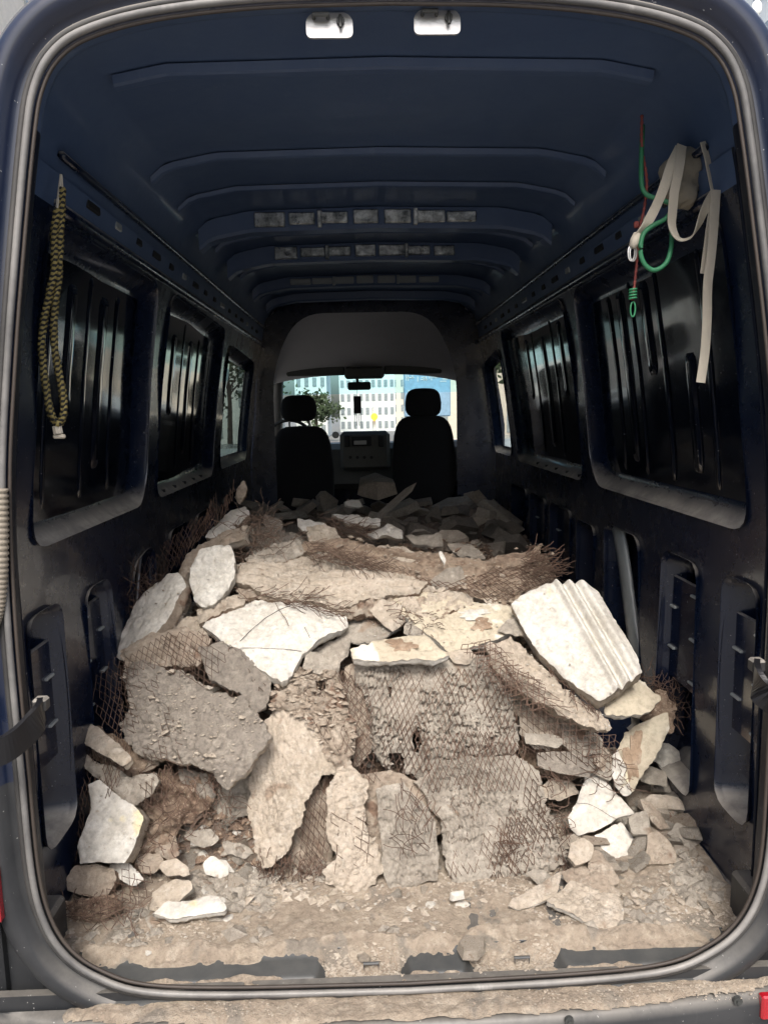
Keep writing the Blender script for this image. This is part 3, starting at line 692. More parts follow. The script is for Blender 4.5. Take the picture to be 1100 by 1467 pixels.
# ============================================================ RUBBLE
KEY={}
def sst_(a,b,x): t=np.clip((x-a)/(b-a),0,1); return t*t*(3-2*t)
def relief(mode,u,v,d,seed,ang,amp=1.):
    c,s=math.cos(ang),math.sin(ang); p=u*c+v*s; q=-u*s+v*c
    if mode=='smooth': return amp*(.006*fbm(u,v,12,5,seed,.55)-.004*np.clip(fbm(u,v,30,3,seed+5)-.22,0,1)*6-.009*np.exp(-d/.010)*np.clip(.6+1.8*fbm(u,v,35,3,seed+3),0,2))
    if mode=='rough': return amp*(.026*fbm(u,v,14,6,seed,.65)-.010*np.exp(-d/.012))
    if mode=='keys':
        # plaster squeezed through a diamond lath: rows of staggered tongues
        pw=p+.016*fbm(u,v,9,4,seed+2); qw=q+.016*fbm(u,v,9,4,seed+5)
        d1,d2,c1,ox,oy,c2=worley2(pw/.0115+.35*qw/.025,qw/.028,seed)
        g=np.exp(-(d2-d1)/.16); miss=np.clip((fbm(u,v,13,3,seed+8)+.20)*7,.12,1)
        return amp*((.008*c1-.015*oy*(.4+.8*c2)+.006*ox-.010*g)*miss+.003*fbm(u,v,90,3,seed+3)+.016*fbm(u,v,6,5,seed,.55)-.010*np.exp(-d/.012))
    if mode=='half':
        m=sst_(.03,-.04,v*.9+u*.45+.06*fbm(u,v,9,3,seed+4)); a,b,cid=worley(u/.030+.8*fbm(u,v,18,3,seed+1),v/.024+.8*fbm(u,v,18,3,seed+2),seed)
        return amp*(.010*fbm(u,v,14,5,seed,.6)+.004*fbm(u,v,70,3,seed+2)+m*(.016*cid-.012*np.exp(-(b-a)/.10)+.02*fbm(u,v,12,4,seed+9)-.006)-.010*np.exp(-d/.012))
    if mode=='flaky':
        x=p/.045; y=q/.012; x=x+.6*fbm(u,v,15,3,seed+1); y=y+1.6*fbm(u,v,10,4,seed+2)
        a,b,cid=worley(x,y,seed); a2,b2,c2=worley(x*2.1,y*2.1,seed+4)
        return amp*(.020*cid+.010*c2-.012*np.exp(-(b-a)/.12)-.005*np.exp(-(b2-a2)/.12)+.028*fbm(u,v,8,5,seed,.6)-.010*np.exp(-d/.012))
    if mode=='cracked':
        x=u/.042+.7*fbm(u,v,18,3,seed+1); y=v/.042+.7*fbm(u,v,18,3,seed+2); a,b,cid=worley(x,y,seed); a2,b2,c2=worley(x*2.3,y*2.3,seed+4)
        return amp*(.013*cid-.015*np.exp(-(b-a)/.10)+.005*c2-.006*np.exp(-(b2-a2)/.12)+.022*fbm(u,v,9,5,seed,.62)-.012*np.exp(-d/.014))
    if mode=='fibre':
        y=q/.011+1.2*fbm(p,q,10,4,seed+2)+3*fbm(p,q,2.5,2,seed+6); y2=y/3.2; st=np.floor(y2)+.0*y2; fr=y2-st; return amp*(.016*vnoise(p*9,y,seed)+.008*vnoise(p*40,y*2.5,seed+2)+.014*(_h(st.astype(int),np.floor(p*7+3*vnoise(p*3,y2,seed)).astype(int),seed)-.4)*np.clip(fr*4,0,1)+.03*fbm(u,v,5,5,seed,.55)-.012*np.exp(-d/.012))
    if mode=='mould':
        g=np.zeros_like(q)
        for c0,w_,h in ((.016,.009,.020),(.036,.006,-.012),(.054,.009,.018),(.073,.005,-.012),(.092,.013,.014)): g=g+h*np.exp(-((q-KEY['q0']-c0)/w_)**2)
        rgh=np.clip((KEY['q0']+.00-q)/.02,0,1)
        return amp*(g*(1-rgh)+rgh*.022*fbm(u,v,16,5,seed,.6)+.0025*fbm(u,v,40,3,seed)-.008*np.exp(-d/.008))
    return 0*u
class Pl:
    """picture outline laid on a tilted plane"""
    def __init__(s,anchor,n,ku=0,kv=0,wave=0):
        s.n=np.array(n,float); s.n/=np.linalg.norm(s.n); s.A=hit(anchor[0],anchor[1],y=anchor[2])
        s.e1=np.cross((0,0,1.),s.n) if abs(s.n[2])<.97 else np.array((1.,0,0)); s.e1/=np.linalg.norm(s.e1); s.e1=s.e1 if s.e1[0]>0 else -s.e1
        s.e2=np.cross(s.n,s.e1); s.ku,s.kv,s.wave=ku,kv,wave
    def uv(s,px): return np.array([[np.dot(q,s.e1),np.dot(q,s.e2)] for q in (hitp(a,b,s.A,s.n)-s.A for a,b in px)])
    def bend(s,u,v): return s.ku*u*u+s.kv*v*v+s.wave*fbm(u,v,3.2,2,5)
    def P(s,u,v,w_): return s.A+np.outer(u,s.e1)+np.outer(v,s.e2)+np.outer(w_+s.bend(u,v),s.n)
NM=[0]
def slab(name,label,px,anchor,n,th,face,side=None,mode='rough',ang=0.,amp=1.,sp=.006,jag=.008,ku=0,kv=0,wave=.0,cat='plaster slab',group=None,holes=(),layers=True,hp=None):
    NM[0]+=1; seed=NM[0]*7%400
    pl=Pl(anchor,n,ku,kv,wave); L=pl.uv(px); L=ccw(resample(L,sp*1.1))
    j=jag*(fbm(L[:,0],L[:,1],18,2,seed)*1.3+(jag>.009)*(np.abs(fbm(L[:,0],L[:,1],45,2,seed+6))*1.0-.2)+fbm(L[:,0],L[:,1],110,2,seed+2)*(.65 if jag>.009 else .6)); L=resample(offset(L,-j),sp*1.1)
    HLs=[]
    for h in holes:
        q=ccw(resample(pl.uv(h),sp*1.2)); HLs.append(offset(q,-.008*fbm(q[:,0],q[:,1],60,3,seed)))
    lo,hi=L.min(0),L.max(0); gx,gy=np.meshgrid(np.arange(lo[0],hi[0],sp),np.arange(lo[1],hi[1],sp*.87)); gx[1::2]+=sp/2
    pts=np.stack([gx.ravel(),gy.ravel()],1)+RNG.uniform(-.25,.25,(gx.size,2))*sp
    pts=pts[inside(pts,L)]
    for q in HLs: pts=pts[~inside(pts,q)]
    B=np.vstack([L]+HLs); D=np.full(len(pts),9.)
    for q in np.array_split(B,max(1,len(B)//100)): D=np.minimum(D,np.sqrt(((pts[:,None]-q[None])**2).sum(2)).min(1)) if len(pts) else D
    pts=pts[D>sp*.6]
    v,f=triang([L],pts,HLs)
    D=np.full(len(v),9.)
    for q in np.array_split(B,max(1,len(B)//100)): D=np.minimum(D,np.sqrt(((v[:,None]-q[None])**2).sum(2)).min(1))
    if mode=='mould': KEY['q0']=hp
    h=relief(mode,v[:,0],v[:,1],D,seed,ang,amp)
    # orient outward
    t=v[f[0]]; 
    if (t[1][0]-t[0][0])*(t[2][1]-t[0][1])-(t[1][1]-t[0][1])*(t[2][0]-t[0][0])<0: f=f[:,::-1]
    V=[pl.P(v[:,0],v[:,1],h)]; Fc=[tuple(q) for q in f]; mi=[0]*len(Fc); N=len(v)
    # boundary loops
    ed={}
    for q in f:
        for a_,b_ in ((q[0],q[1]),(q[1],q[2]),(q[2],q[0])): ed[(a_,b_)]=1
    bd=[(a_,b_) for (a_,b_) in ed if (b_,a_) not in ed]; bv=sorted({a_ for e_ in bd for a_ in e_}); idx={a_:i for i,a_ in enumerate(bv)}; bv=np.array(bv)
    cen=v[bv]; hb=h[bv]; nb=len(bv)
    # inward direction for ragged rings
    nrm=np.zeros((nb,2))
    for a_,b_ in bd:
        t=v[b_]-v[a_]; t=t/(np.linalg.norm(t)+1e-9); nn=np.array((-t[1],t[0])); nrm[idx[a_]]+=nn; nrm[idx[b_]]+=nn
    nrm/=np.linalg.norm(nrm,axis=1)[:,None]+1e-9
    rings=4; start=N; sides=[bv]
    for k in range(1,rings+1):
        t=k/rings; ins=(.006*fbm(cen[:,0]*1.+k*.37,cen[:,1],55,3,seed+k)+.002*(k%2))*(1 if layers else .3) + (.004 if k==rings else 0)
        q=cen+nrm*np.minimum(np.abs(ins),.010)[:,None]
        V.append(pl.P(q[:,0],q[:,1],hb*(1-t)-th*t*(1+.35*fbm(cen[:,0],cen[:,1],12,2,seed+9)))); sides.append(np.arange(start,start+nb)); start+=nb
    for k in range(rings):
        for a_,b_ in bd:
            i,j2=idx[a_],idx[b_]; Fc.append((int(sides[k][j2]),int(sides[k][i]),int(sides[k+1][i]),int(sides[k+1][j2]))); mi.append(1)
    # back: coarse sheet
    last=sides[-1]
    try:
        r=delaunay_2d_cdt([Vector(q) for q in cen],[(idx[a_],idx[b_]) for a_,b_ in bd],[],1,1e-6)
        if len(r[0])==nb:
            for q in r[2]: 
                c_=cen[list(q)].mean(0)[None]
                if HLs and any(inside(c_,hh)[0] for hh in HLs): continue
                Fc.append(tuple(int(last[i]) for i in q[::-1])); mi.append(1)
    except Exception: pass
    V=np.vstack(V); o=mesh(name,V,Fc,[MT[face],MT[side or face]],mi=mi,smooth=True,center=True)
    me=o.data; 
    # crisp edge between face and side
    me.attributes.new('sharp_edge','BOOLEAN','EDGE'); sh=set((min(a_,b_),max(a_,b_)) for a_,b_ in bd)
    ev=np.zeros(len(me.edges)*2,dtype=np.int32); me.edges.foreach_get('vertices',ev); ev=ev.reshape(-1,2); me.attributes['sharp_edge'].data.foreach_set('value',[(min(a_,b_),max(a_,b_)) in sh for a_,b_ in ev.tolist()])
    tag(o,label,cat,group); PLS[o.name]=(pl,L); REL[o.name]=(mode,seed,ang,amp); return o
PLS={};REL={}
def lathlines(poly,ang,A=.0088,B=.036,keep=.96,warp=.003,seed=0,edge=.02):
    c,s=math.cos(ang),math.sin(ang); Rt=np.array([[c,s],[-s,c]]); q=poly@Rt.T; lo,hi=q.min(0),q.max(0); out=[]
    for j in range(int((hi[0]-lo[0])/A)+2):
        ks=np.arange(int((hi[1]-lo[1])/(B/2))+2); base=lo[0]+j*A
        x=base+np.where((ks+j)%2==0,A*.46,-A*.46); y=lo[1]+ks*B/2
        P=np.stack([x,y],1)
        mid=P@Rt
        ok=inside(mid,poly)
        # ragged boundary and torn strands
        if keep<.9: ok&=(fbm(mid[:,0],mid[:,1],15,3,seed+30)<(keep-.5)*.75)
        ok&=(RNG.random(len(ok))<max(keep,.95))
        W=mid+np.stack([fbm(mid[:,0],mid[:,1],9,3,seed),fbm(mid[:,0],mid[:,1],9,3,seed+4)],1)*warp*3+RNG.normal(0,warp*.22,mid.shape)
        run=[]
        for k in range(len(ok)):
            if ok[k]: run.append(W[k])
            else:
                if len(run)>1: out.append(np.array(run))
                run=[]
        if len(run)>1: out.append(np.array(run))
    return out
def lathmesh(pl,poly,ang,off=.004,r=.0011,A=.0088,B=.036,keep=.96,warp=.003,ruf=.006,seed=0,curl=0,rel=None):
    ls=lathlines(poly,ang,A,B,keep,warp,seed); b=MB()
    for P in ls:
        w_=off+ruf*fbm(P[:,0],P[:,1],10,3,seed+7)*2+curl*fbm(P[:,0],P[:,1],4,2,seed+9)
        if rel:
            w_=w_*.5+.010*fbm(P[:,0],P[:,1],22,3,seed+17)+relief(rel[0],P[:,0],P[:,1],np.full(len(P),.03),rel[1],rel[2],rel[3])
        v,f=tube(pl.P(P[:,0],P[:,1],w_),r,3,False); b.add(v,f)
    return b
def lath_on(slabobj,ang=0.,px=None,off=.004,**k):
    pl,L=PLS[slabobj.name]; poly=pl.uv(px) if px is not None else L
    mat=k.pop('mat','rust'); b=lathmesh(pl,poly,ang,off,seed=len(b_cnt),rel=REL[slabobj.name],**k); b_cnt.append(1)
    if not b.v: return
    o=b.build('wire_mesh',MT[mat]); o.parent=slabobj; o.location=-Vector(slabobj.location); return o
b_cnt=[]
def lath(label,px,anchor,n,ang=0.,ku=0,kv=0,wave=.05,**k):
    pl=Pl(anchor,n,ku,kv,wave); mat=k.pop('mat','rust'); grp=k.pop('group',None); b=lathmesh(pl,pl.uv(px),ang,seed=len(b_cnt),**k); b_cnt.append(1)
    o=b.build('metal_lath',MT[mat],center=True); return tag(o,label,'metal mesh',grp)
def tangle(label,px,anchor,n,num=60,ln=.12,r=.0012,spread=.03,mat='rust',dirn=None,curl=.5,grp=None):
    pl=Pl(anchor,n); poly=pl.uv(px); lo,hi=poly.min(0),poly.max(0); b=MB(); c=0
    while c<num:
        p=RNG.uniform(lo,hi)
        if not inside(p[None],poly)[0]: continue
        c+=1; a_=RNG.uniform(0,6.28) if dirn is None else dirn+RNG.normal(0,.35); P=[];w_=RNG.uniform(-.3,1)*spread; sl=RNG.normal(0,.25)
        L=ln*RNG.uniform(.4,1.3); st=8
        for k in range(st):
            P.append((p[0],p[1],w_)); a_+=RNG.normal(0,curl*.5); p=p+np.array((math.cos(a_),math.sin(a_)))*L/st; w_+=sl*L/st+RNG.normal(0,.003)
        P=np.array(P); v,f=tube(pl.P(P[:,0],P[:,1],P[:,2]),r,3); b.add(v,f)
    o=b.build('rusty_wire',MT[mat],center=True); return tag(o,label,'wire',grp)
def wires_on(o_,pxlines,r=.0009,mat='black',name='hairline_crack',w0=.0015):
    pl,L=PLS[o_.name]; b=MB()
    for pts in pxlines:
        q=resample(pl.uv(pts),.012,False); q=q+np.stack([fbm(q[:,0],q[:,1],25,2,3),fbm(q[:,0],q[:,1],25,2,7)],1)*.006
        v,f=tube(pl.P(q[:,0],q[:,1],np.full(len(q),w0)),r,4,False); b.add(v,f)
    o=b.build(name,MT[mat]); o.parent=o_; o.location=-Vector(o_.location); return o
def lump(o_,u,v,w_,h_,th,mat,name):
    """thin irregular patch lying on a slab's face"""
    pl,L=PLS[o_.name]; c=pl.uv([(u,v)])[0]; N=60; b=MB(); V=[];Fc=[]
    for k,(s_,t) in enumerate(((1,.0),(.86,.7),(.55,1.),(.25,.9))):
        for i in range(N):
            a_=2*math.pi*i/N; rr=(1+.25*math.sin(2*a_+u)+.18*math.sin(3*a_+v)+.14*math.sin(7*a_+u*v)+.09*math.sin(12*a_+v))*s_; V.append((c[0]+w_/2*rr*math.cos(a_),c[1]+h_/2*rr*math.sin(a_),t*th))
    V=np.array(V); W=pl.P(V[:,0],V[:,1],V[:,2]+.002+.002*fbm(V[:,0],V[:,1],60,2,3))
    for k in range(3):
        for i in range(N): Fc.append((k*N+i,k*N+(i+1)%N,(k+1)*N+(i+1)%N,(k+1)*N+i))
    Fc.append(tuple(3*N+i for i in range(N))); o=mesh(name,W,Fc,MT[mat],smooth=True); o.parent=o_; o.location=-Vector(o_.location)

# base mound ------------------------------------------------
def sst(a,b,x): t=np.clip((x-a)/(b-a),0,1); return t*t*(3-2*t)
def Hm(x,y):
    y0=.50+.10*np.sin(x*3.1)+.50*sst(.35,.62,x)+.02*sst(.5,.9,-x)
    h=.38*sst(y0,y0+.35,y)+.36*sst(y0+.22,y0+.95,y)
    h=h-.22*sst(1.55,1.9,y)*(1-.5*sst(2.3,3.4,y))
    h=h*(1-.45*sst(.55,.86,x)*(1-sst(1.6,2.4,y)))
    h=h*(1-.55*sst(.62,.88,-x)*(1-sst(1.5,2.2,y)))
    h=h+.06*sst(.62,.80,x)*sst(.75,1.15,y)*(1-sst(1.5,2.,y))
    return h*sst(3.95,3.6,y)
def Hn(x,y): 
    x=np.atleast_1d(np.asarray(x,float)); y=np.atleast_1d(np.asarray(y,float)); a,b,c=worley(x*13,y*13,5); a2,b2,c2=worley(x*31,y*31,6)
    r_=Hm(x,y)+(.05*fbm(x,y,6,5,21,.6)+.030*(c-.5)+.016*(c2-.5)-.012*np.exp(-(b-a)/.08))*sst(.0,.12,Hm(x,y))-.012
    return r_ if r_.size>1 else r_.reshape(-1)
o=grid('rubble_fill',-.87,.87,.30,3.84,.010,lambda x,y:Hn(x,y),MT['fill'],False); tag(o,'brown crumbled mortar filling the gaps under the broken slabs','rubble',kind='stuff')
# dust over floor, threshold and bumper step
def dustf(x,y):
    return .004+.016*fbm(x,y,7,5,31,.62)+.004*sst(.25,.5,y)+.014*sst(.72,.86,np.abs(x))*sst(.12,.3,y)
o=grid('floor_dust',-.885,.885,.108,1.25,.006,dustf,MT['dust'],True); tag(o,'tan plaster dust spread over the van floor','dust',kind='stuff')
def dust2(x,y):
    z=sillz(x,y); pk=0*x
    for c,hw in ((-.10,.11),(.26,.12)): pk=np.maximum(pk,np.clip((hw-np.abs(x-c))/.03,0,1))
    ext=.004+.018*fbm(x,y,16,4,41,.6)+.009*sst(-.3,.0,fbm(x,y,3,2,44))
    chan=sst(.03,.015,y)*.012
    front=sst(.075,.115,y)*.014-.022*sst(.030,.036,y)*sst(.074,.066,y)*(1-pk)*sst(-.25,-.12,fbm(x,y,5,3,91)+.0)
    return z-.0105+ext+chan*.9+front*1.1+pk*(.013+.018*fbm(x,y,22,3,47))*sst(.01,.03,y)
o=grid('threshold_dust',-.78,.78,.002,.118,.003,dust2,MT['dust'],True,inl); tag(o,'tan dust and grit caught in the rear threshold channel','dust',kind='stuff')
def dust3(x,y):
    e=y-bump_y(x); return -.041+.012*sst(-.005,.02,e+.02*fbm(x,y,14,4,51))+.007*fbm(x,y,20,4,52,.6)-.004-.03*sst(.74,.80,-x+.08*fbm(x,y,9,3,55))
def keep3(x,y,z): return y>bump_y(x)+.003
o=grid('bumper_dust',-1.0,1.0,-.085,-.004,.0028,dust3,MT['dust'],True,keep3); tag(o,'thick tan dust lying on the bumper step','dust',kind='stuff')

# ---------- named slabs
G='broken plaster slabs in the van'
def SL(*a,**k): k.setdefault('group',G); return slab('plaster_slab',*a,**k)
def LT(*a,**k): k.setdefault('group','rusty metal lath in the rubble'); return lath(*a,**k)
# central slabs
T=SL('grey mortar slab with diamond mesh imprint standing upright in the centre under the cream ledge',[(507,940),(577,938),(659,935),(714,950),(738,1005),(745,1070),(730,1095),(677,1112),(605,1125),(586,1110),(555,1100),(535,1085),(527,1018),(509,973)],(620,1020,.595),(0,-.93,.36),.03,'greyw','grey',mode='keys',ang=-.12,sp=.0036,jag=.014,wave=.05,amp=1.2,
   holes=[[(557,1080),(575,1078),(580,1098),(574,1112),(560,1108)],[(590,1050),(599,1040),(604,1066),(600,1082),(593,1076)],[(556,985),(560,985),(561,1000),(557,1000)]])
lath_on(T,-.12,[(630,950),(700,955),(738,1005),(742,1085),(700,1090),(650,1100),(640,1040)],off=.010,keep=.97,r=.0014)
lath_on(T,-.12,[(540,1035),(612,1020),(620,1112),(550,1120)],off=.009,keep=.95,r=.0014)
lath_on(T,-.12,[(509,960),(640,950),(650,1060),(540,1060)],off=.006,keep=.88,mat='rust2')
Sb=SL('large pale grey slab with mesh imprint leaning lowest in the centre above the threshold',[(590,1118),(640,1092),(700,1082),(745,1080),(773,1105),(786,1155),(814,1228),(790,1246),(759,1259),(695,1266),(648,1270),(636,1215),(627,1175),(612,1150)],(710,1180,.415),(.06,-.84,.52),.038,'greyw','beige',mode='keys',ang=.08,sp=.0036,jag=.012,amp=.85,wave=.03)
lath_on(Sb,.08,[(725,1150),(765,1110),(800,1200),(740,1262),(715,1235)],off=.009,keep=.97,r=.0014)
lath_on(Sb,.08,[(600,1125),(700,1095),(740,1250),(645,1262),(630,1190)],off=.004,keep=.86,mat='rust2')
lath_on(Sb,.08,[(690,1225),(740,1160),(775,1200),(750,1262),(700,1262)],off=.010,keep=.88,r=.0014)
tangle('small nest of rusty wire on the lower central slab',[(710,1195),(750,1195),(750,1230),(712,1228)],(730,1212,.37),(0,-.85,.5),26,.05,spread=.015,curl=1.2)
U=SL('narrow grey slab with clean white lower edge beside the lowest central slab',[(539,1130),(577,1120),(605,1150),(623,1180),(629,1218),(627,1262),(555,1278),(545,1223)],(585,1205,.37),(0,-.88,.45),.035,'greyw','white',mode='keys',ang=-.05,sp=.005,jag=.008,amp=.7)
tangle('rusty wires in the notch above the small central slab',[(575,1130),(625,1180),(612,1225),(565,1240)],(595,1185,.345),(0,-.88,.45),40,.09,spread=.02,dirn=1.9)
V1=SL('tall beige slab curving down left of centre with a ragged foot',[(377,1030),(409,995),(441,985),(480,1040),(497,1075),(484,1104),(462,1112),(448,1140),(436,1160),(424,1205),(412,1228),(395,1238),(377,1248),(366,1220),(352,1150),(355,1100),(376,1060)],(425,1110,.475),(-.08,-.88,.48),.04,'beige','tan',mode='flaky',ang=-1.25,sp=.004,jag=.014,amp=.36,ku=-1.6,wave=.04)
V2=SL('crumbling tan slab with rusted mesh above the tall beige slab',[(388,985),(410,960),(440,948),(486,960),(500,1000),(508,1040),(504,1080),(492,1110),(470,1085),(440,1040),(418,1020),(392,1018)],(455,1010,.57),(-.05,-.85,.5),.04,'tan','brown',mode='cracked',sp=.005,jag=.016,amp=1.3,wave=.06,
   holes=[[(452,975),(462,972),(466,985),(456,990)]])
lath_on(V2,.2,[(420,955),(500,960),(508,1080),(480,1090),(440,1030)],off=.0,keep=.6,mat='rust2')
W1=SL('beige cracked plaster flap hanging on bent wires at centre left foot of heap',[(466,1136),(484,1102),(505,1095),(523,1123),(528,1182),(548,1245),(532,1268),(495,1284),(468,1268),(460,1250),(478,1230),(470,1191)],(500,1190,.385),(.05,-.86,.45),.03,'beige','tan',mode='cracked',sp=.004,jag=.013,amp=.55,ku=-1.2)
lath_on(W1,.45,[(470,1150),(525,1140),(540,1240),(480,1262)],off=.004,keep=.72,A=.013,B=.04)
SL('brown shadowed slab set back between the tall beige slab and hanging flap',[(430,1150),(470,1110),(478,1180),(475,1240),(450,1262),(410,1250),(415,1210)],(450,1195,.47),(0,-.9,.4),.03,'tan','brown',mode='rough',sp=.007,amp=1.2)
LT('long vertical fold of rusted lath between the left and central standing slabs',[(484,955),(512,955),(530,1010),(538,1075),(540,1120),(520,1130),(500,1100),(500,1040)],(512,1040,.545),(.25,-.9,.3),.1,keep=.97,off=.012,wave=.16,A=.010)
LT('second crumpled layer of rusted lath inside the central vertical fold',[(480,960),(520,960),(535,1020),(536,1080),(530,1140),(510,1150),(498,1100),(495,1040)],(512,1040,.56),(-.25,-.9,.3),-.1,keep=.95,off=.01,wave=.2,A=.010)
LT('frayed lath skirt hanging below the tall beige slab',[(366,1232),(410,1215),(436,1165),(462,1120),(470,1200),(462,1262),(400,1268),(368,1262)],(425,1215,.43),(0,-.9,.4),.3,keep=.85,off=.0,wave=.12)
tangle('dark bristling wire ends under the ragged foot of the tall beige slab',[(368,1240),(420,1232),(460,1245),(455,1270),(372,1272)],(415,1255,.375),(0,-.9,.3),110,.05,spread=.03,dirn=1.5,mat='rust')
# left group
A1=SL('big grey mortar slab with torn rough edges leaning on the left of heap',[(176,957),(200,945),(221,951),(236,962),(252,957),(277,966),(309,989),(345,995),(362,1018),(387,1056),(357,1094),(324,1132),(299,1108),(275,1098),(240,1093),(205,1085),(180,1062),(176,1035),(186,1010),(180,985)],(275,1035,.50),(-.12,-.74,.62),.04,'grey','beige',mode='half',sp=.0042,jag=.012,amp=.9,wave=.02)
lath_on(A1,.9,[(168,950),(225,965),(262,1040),(280,1100),(200,1090),(165,1020)],off=.002,keep=.62,mat='rust')
tangle('bent rusty wires poking out of the lower edge of the big grey slab',[(240,1075),(300,1065),(345,1090),(330,1118),(260,1105)],(290,1095,.46),(-.1,-.74,.62),45,.06,spread=.012,curl=.9)
LT('curled sheet of rusty diamond lath over the upper left shoulder of the big grey slab',[(160,945),(195,925),(240,900),(290,905),(330,935),(300,990),(240,965),(200,960),(182,1000),(190,1060),(150,1045),(125,1000),(140,965)],(215,960,.60),(-.25,-.7,.6),.7,ku=-.6,wave=.10,off=.01,keep=.97,A=.010,B=.040)
LT('lower layer of rusty diamond lath behind the big grey slab',[(230,915),(290,895),(345,935),(385,985),(360,1015),(300,985),(250,970)],(300,945,.66),(-.05,-.7,.6),.4,wave=.08,off=.0,keep=.95)
LT('drooping rusty lath at the far left beside the wheel arch side',[(75,1160),(110,1080),(150,1045),(185,1075),(170,1130),(130,1190),(100,1290),(80,1250)],(120,1160,.42),(-.5,-.8,.3),.5,wave=.1,off=0,keep=.93)
SL('dark grey slab tucked between the big grey slab and the white cracked slab',[(283,925),(320,918),(352,935),(390,978),(380,1010),(366,1020),(345,993),(300,975)],(335,960,.62),(.1,-.62,.75),.03,'grey','grey',mode='cracked',sp=.006,amp=.7)
B1=SL('large white plaster slab crossed by hairline cracks lying on the upper left',[(290,896),(300,876),(341,862),(379,858),(427,861),(462,865),(494,882),(498,893),(487,902),(456,915),(436,935),(413,972),(403,976),(390,970),(373,960),(347,931),(330,926),(305,908)],(395,905,.74),(.0,-.50,.86),.035,'white','white',mode='smooth',sp=.0055,jag=.006)
wires_on(B1,[[(344,919),(380,885),(416,867)],[(415,858),(424,872),(445,913)],[(345,929),(390,929),(433,932)],[(425,872),(452,864)]])
C1=SL('thick white lump with broken wavy face on the upper left',[(287,787),(303,783),(331,781),(337,804),(334,828),(323,845),(309,863),(290,870),(278,862),(272,842),(275,807)],(304,825,.86),(.02,-.78,.6),.07,'white','white',mode='cracked',sp=.0055,jag=.006,amp=.8)
D1=SL('long white slab sloping down at the far left beneath the white lump',[(240,822),(254,818),(264,836),(250,868),(232,893),(212,920),(190,940),(172,944),(160,934),(172,905),(188,878),(208,848),(222,832)],(212,885,.82),(-.50,-.55,.66),.05,'white','tan',mode='rough',sp=.006,amp=.45,jag=.006)
SL('beige edge slab pressed against the long white slab on the left',[(254,835),(272,845),(276,865),(262,885),(240,905),(215,925),(205,922),(232,893),(250,868)],(245,885,.84),(.3,-.75,.55),.06,'tan','beige',mode='flaky',ang=-.9,sp=.006)
SL('thin tan slab behind the white lump leaning to the left wall',[(262,830),(254,815),(275,785),(300,770),(330,752),(352,745),(350,770),(318,780),(285,785),(272,815)],(300,785,1.02),(-.3,-.65,.7),.05,'tan','beige',mode='rough',sp=.007,amp=1.1)
SL('small white slab at the top left of heap beside the torn lath',[(293,768),(307,750),(333,729),(350,723),(356,734),(343,751),(322,762),(303,769)],(325,748,1.18),(-.15,-.6,.8),.04,'white','tan',mode='smooth',sp=.007,amp=1.2)
LT('tall fringe of dark lath rising against the left wall behind the white slabs',[(165,870),(190,820),(230,785),(275,735),(335,700),(350,690),(352,712),(335,728),(300,765),(262,810),(225,835),(190,875),(170,905)],(260,790,1.12),(-.5,-.75,.3),.3,wave=.12,off=0,keep=.93,A=.011,B=.042,r=.0011)
LT('second dark lath sheet leaning behind the first one at the left wall',[(150,900),(200,800),(270,740),(335,705),(330,740),(270,800),(215,850),(175,920)],(245,800,1.25),(-.6,-.7,.3),.7,wave=.12,off=0,keep=.9,A=.011,B=.042,r=.0011)
SL('curled pointed scrap of mortar sticking up at the highest left tip of heap',[(336,712),(342,700),(350,688),(353,700),(348,716),(342,724)],(345,708,1.25),(-.2,-.9,.3),.02,'tan','brown',sp=.007)
tangle('thicket of brown wires on the upper left of heap behind the white lump',[(335,760),(370,735),(395,745),(400,780),(420,800),(380,815),(345,808)],(370,780,1.08),(0,-.7,.7),190,.10,spread=.05,curl=.5,mat='rust2')
tangle('frayed wires at the left wall below the lath fringe',[(165,860),(215,815),(240,850),(190,920),(150,940)],(195,870,.95),(-.3,-.8,.4),110,.10,spread=.05,curl=.5,mat='rust')
# left lower stack
SL('cream edged slab jutting out above the left stack near the check strap',[(103,1036),(120,1028),(137,1040),(168,1062),(186,1084),(174,1096),(146,1080),(106,1058)],(145,1062,.46),(-.25,-.55,.8),.035,'beige','beige',mode='smooth',sp=.006,jag=.005)
SL('pale grey slab second from the top of the left stack',[(114,1070),(132,1085),(160,1096),(185,1112),(222,1108),(228,1118),(212,1140),(188,1156),(163,1142),(143,1118),(120,1100)],(165,1115,.43),(-.1,-.75,.65),.03,'greyw','greyw',mode='smooth',sp=.006,amp=1.5)
AA=SL('thick white block with bulging face low in the left stack',[(126,1124),(143,1118),(165,1138),(190,1152),(203,1170),(195,1200),(188,1222),(177,1238),(140,1234),(111,1238),(108,1212),(120,1185),(130,1160)],(155,1185,.34),(-.05,-.82,.55),.07,'white','beige',mode='rough',sp=.0055,amp=.55,jag=.006,ku=-1.0)
SL('round brown mortar lump at the foot of the left stack',[(93,1256),(107,1240),(135,1236),(163,1243),(168,1258),(150,1284),(120,1282),(92,1276)],(130,1262,.29),(-.1,-.7,.7),.06,'tan','brown',mode='rough',sp=.006,amp=.8,jag=.005)
SL('coarse brown block of mortar and wire behind the white block on the left',[(190,1160),(205,1120),(235,1098),(285,1112),(310,1135),(300,1160),(262,1180),(248,1215),(235,1245),(200,1250),(182,1240),(195,1205)],(235,1175,.46),(.1,-.85,.5),.06,'brown','brown',mode='cracked',sp=.0055,amp=1.6,jag=.014)
tangle('brown wire ends bristling round the coarse block at left',[(190,1110),(250,1095),(310,1140),(255,1220),(200,1245)],(240,1170,.42),(.1,-.85,.5),90,.07,spread=.03,curl=.8)
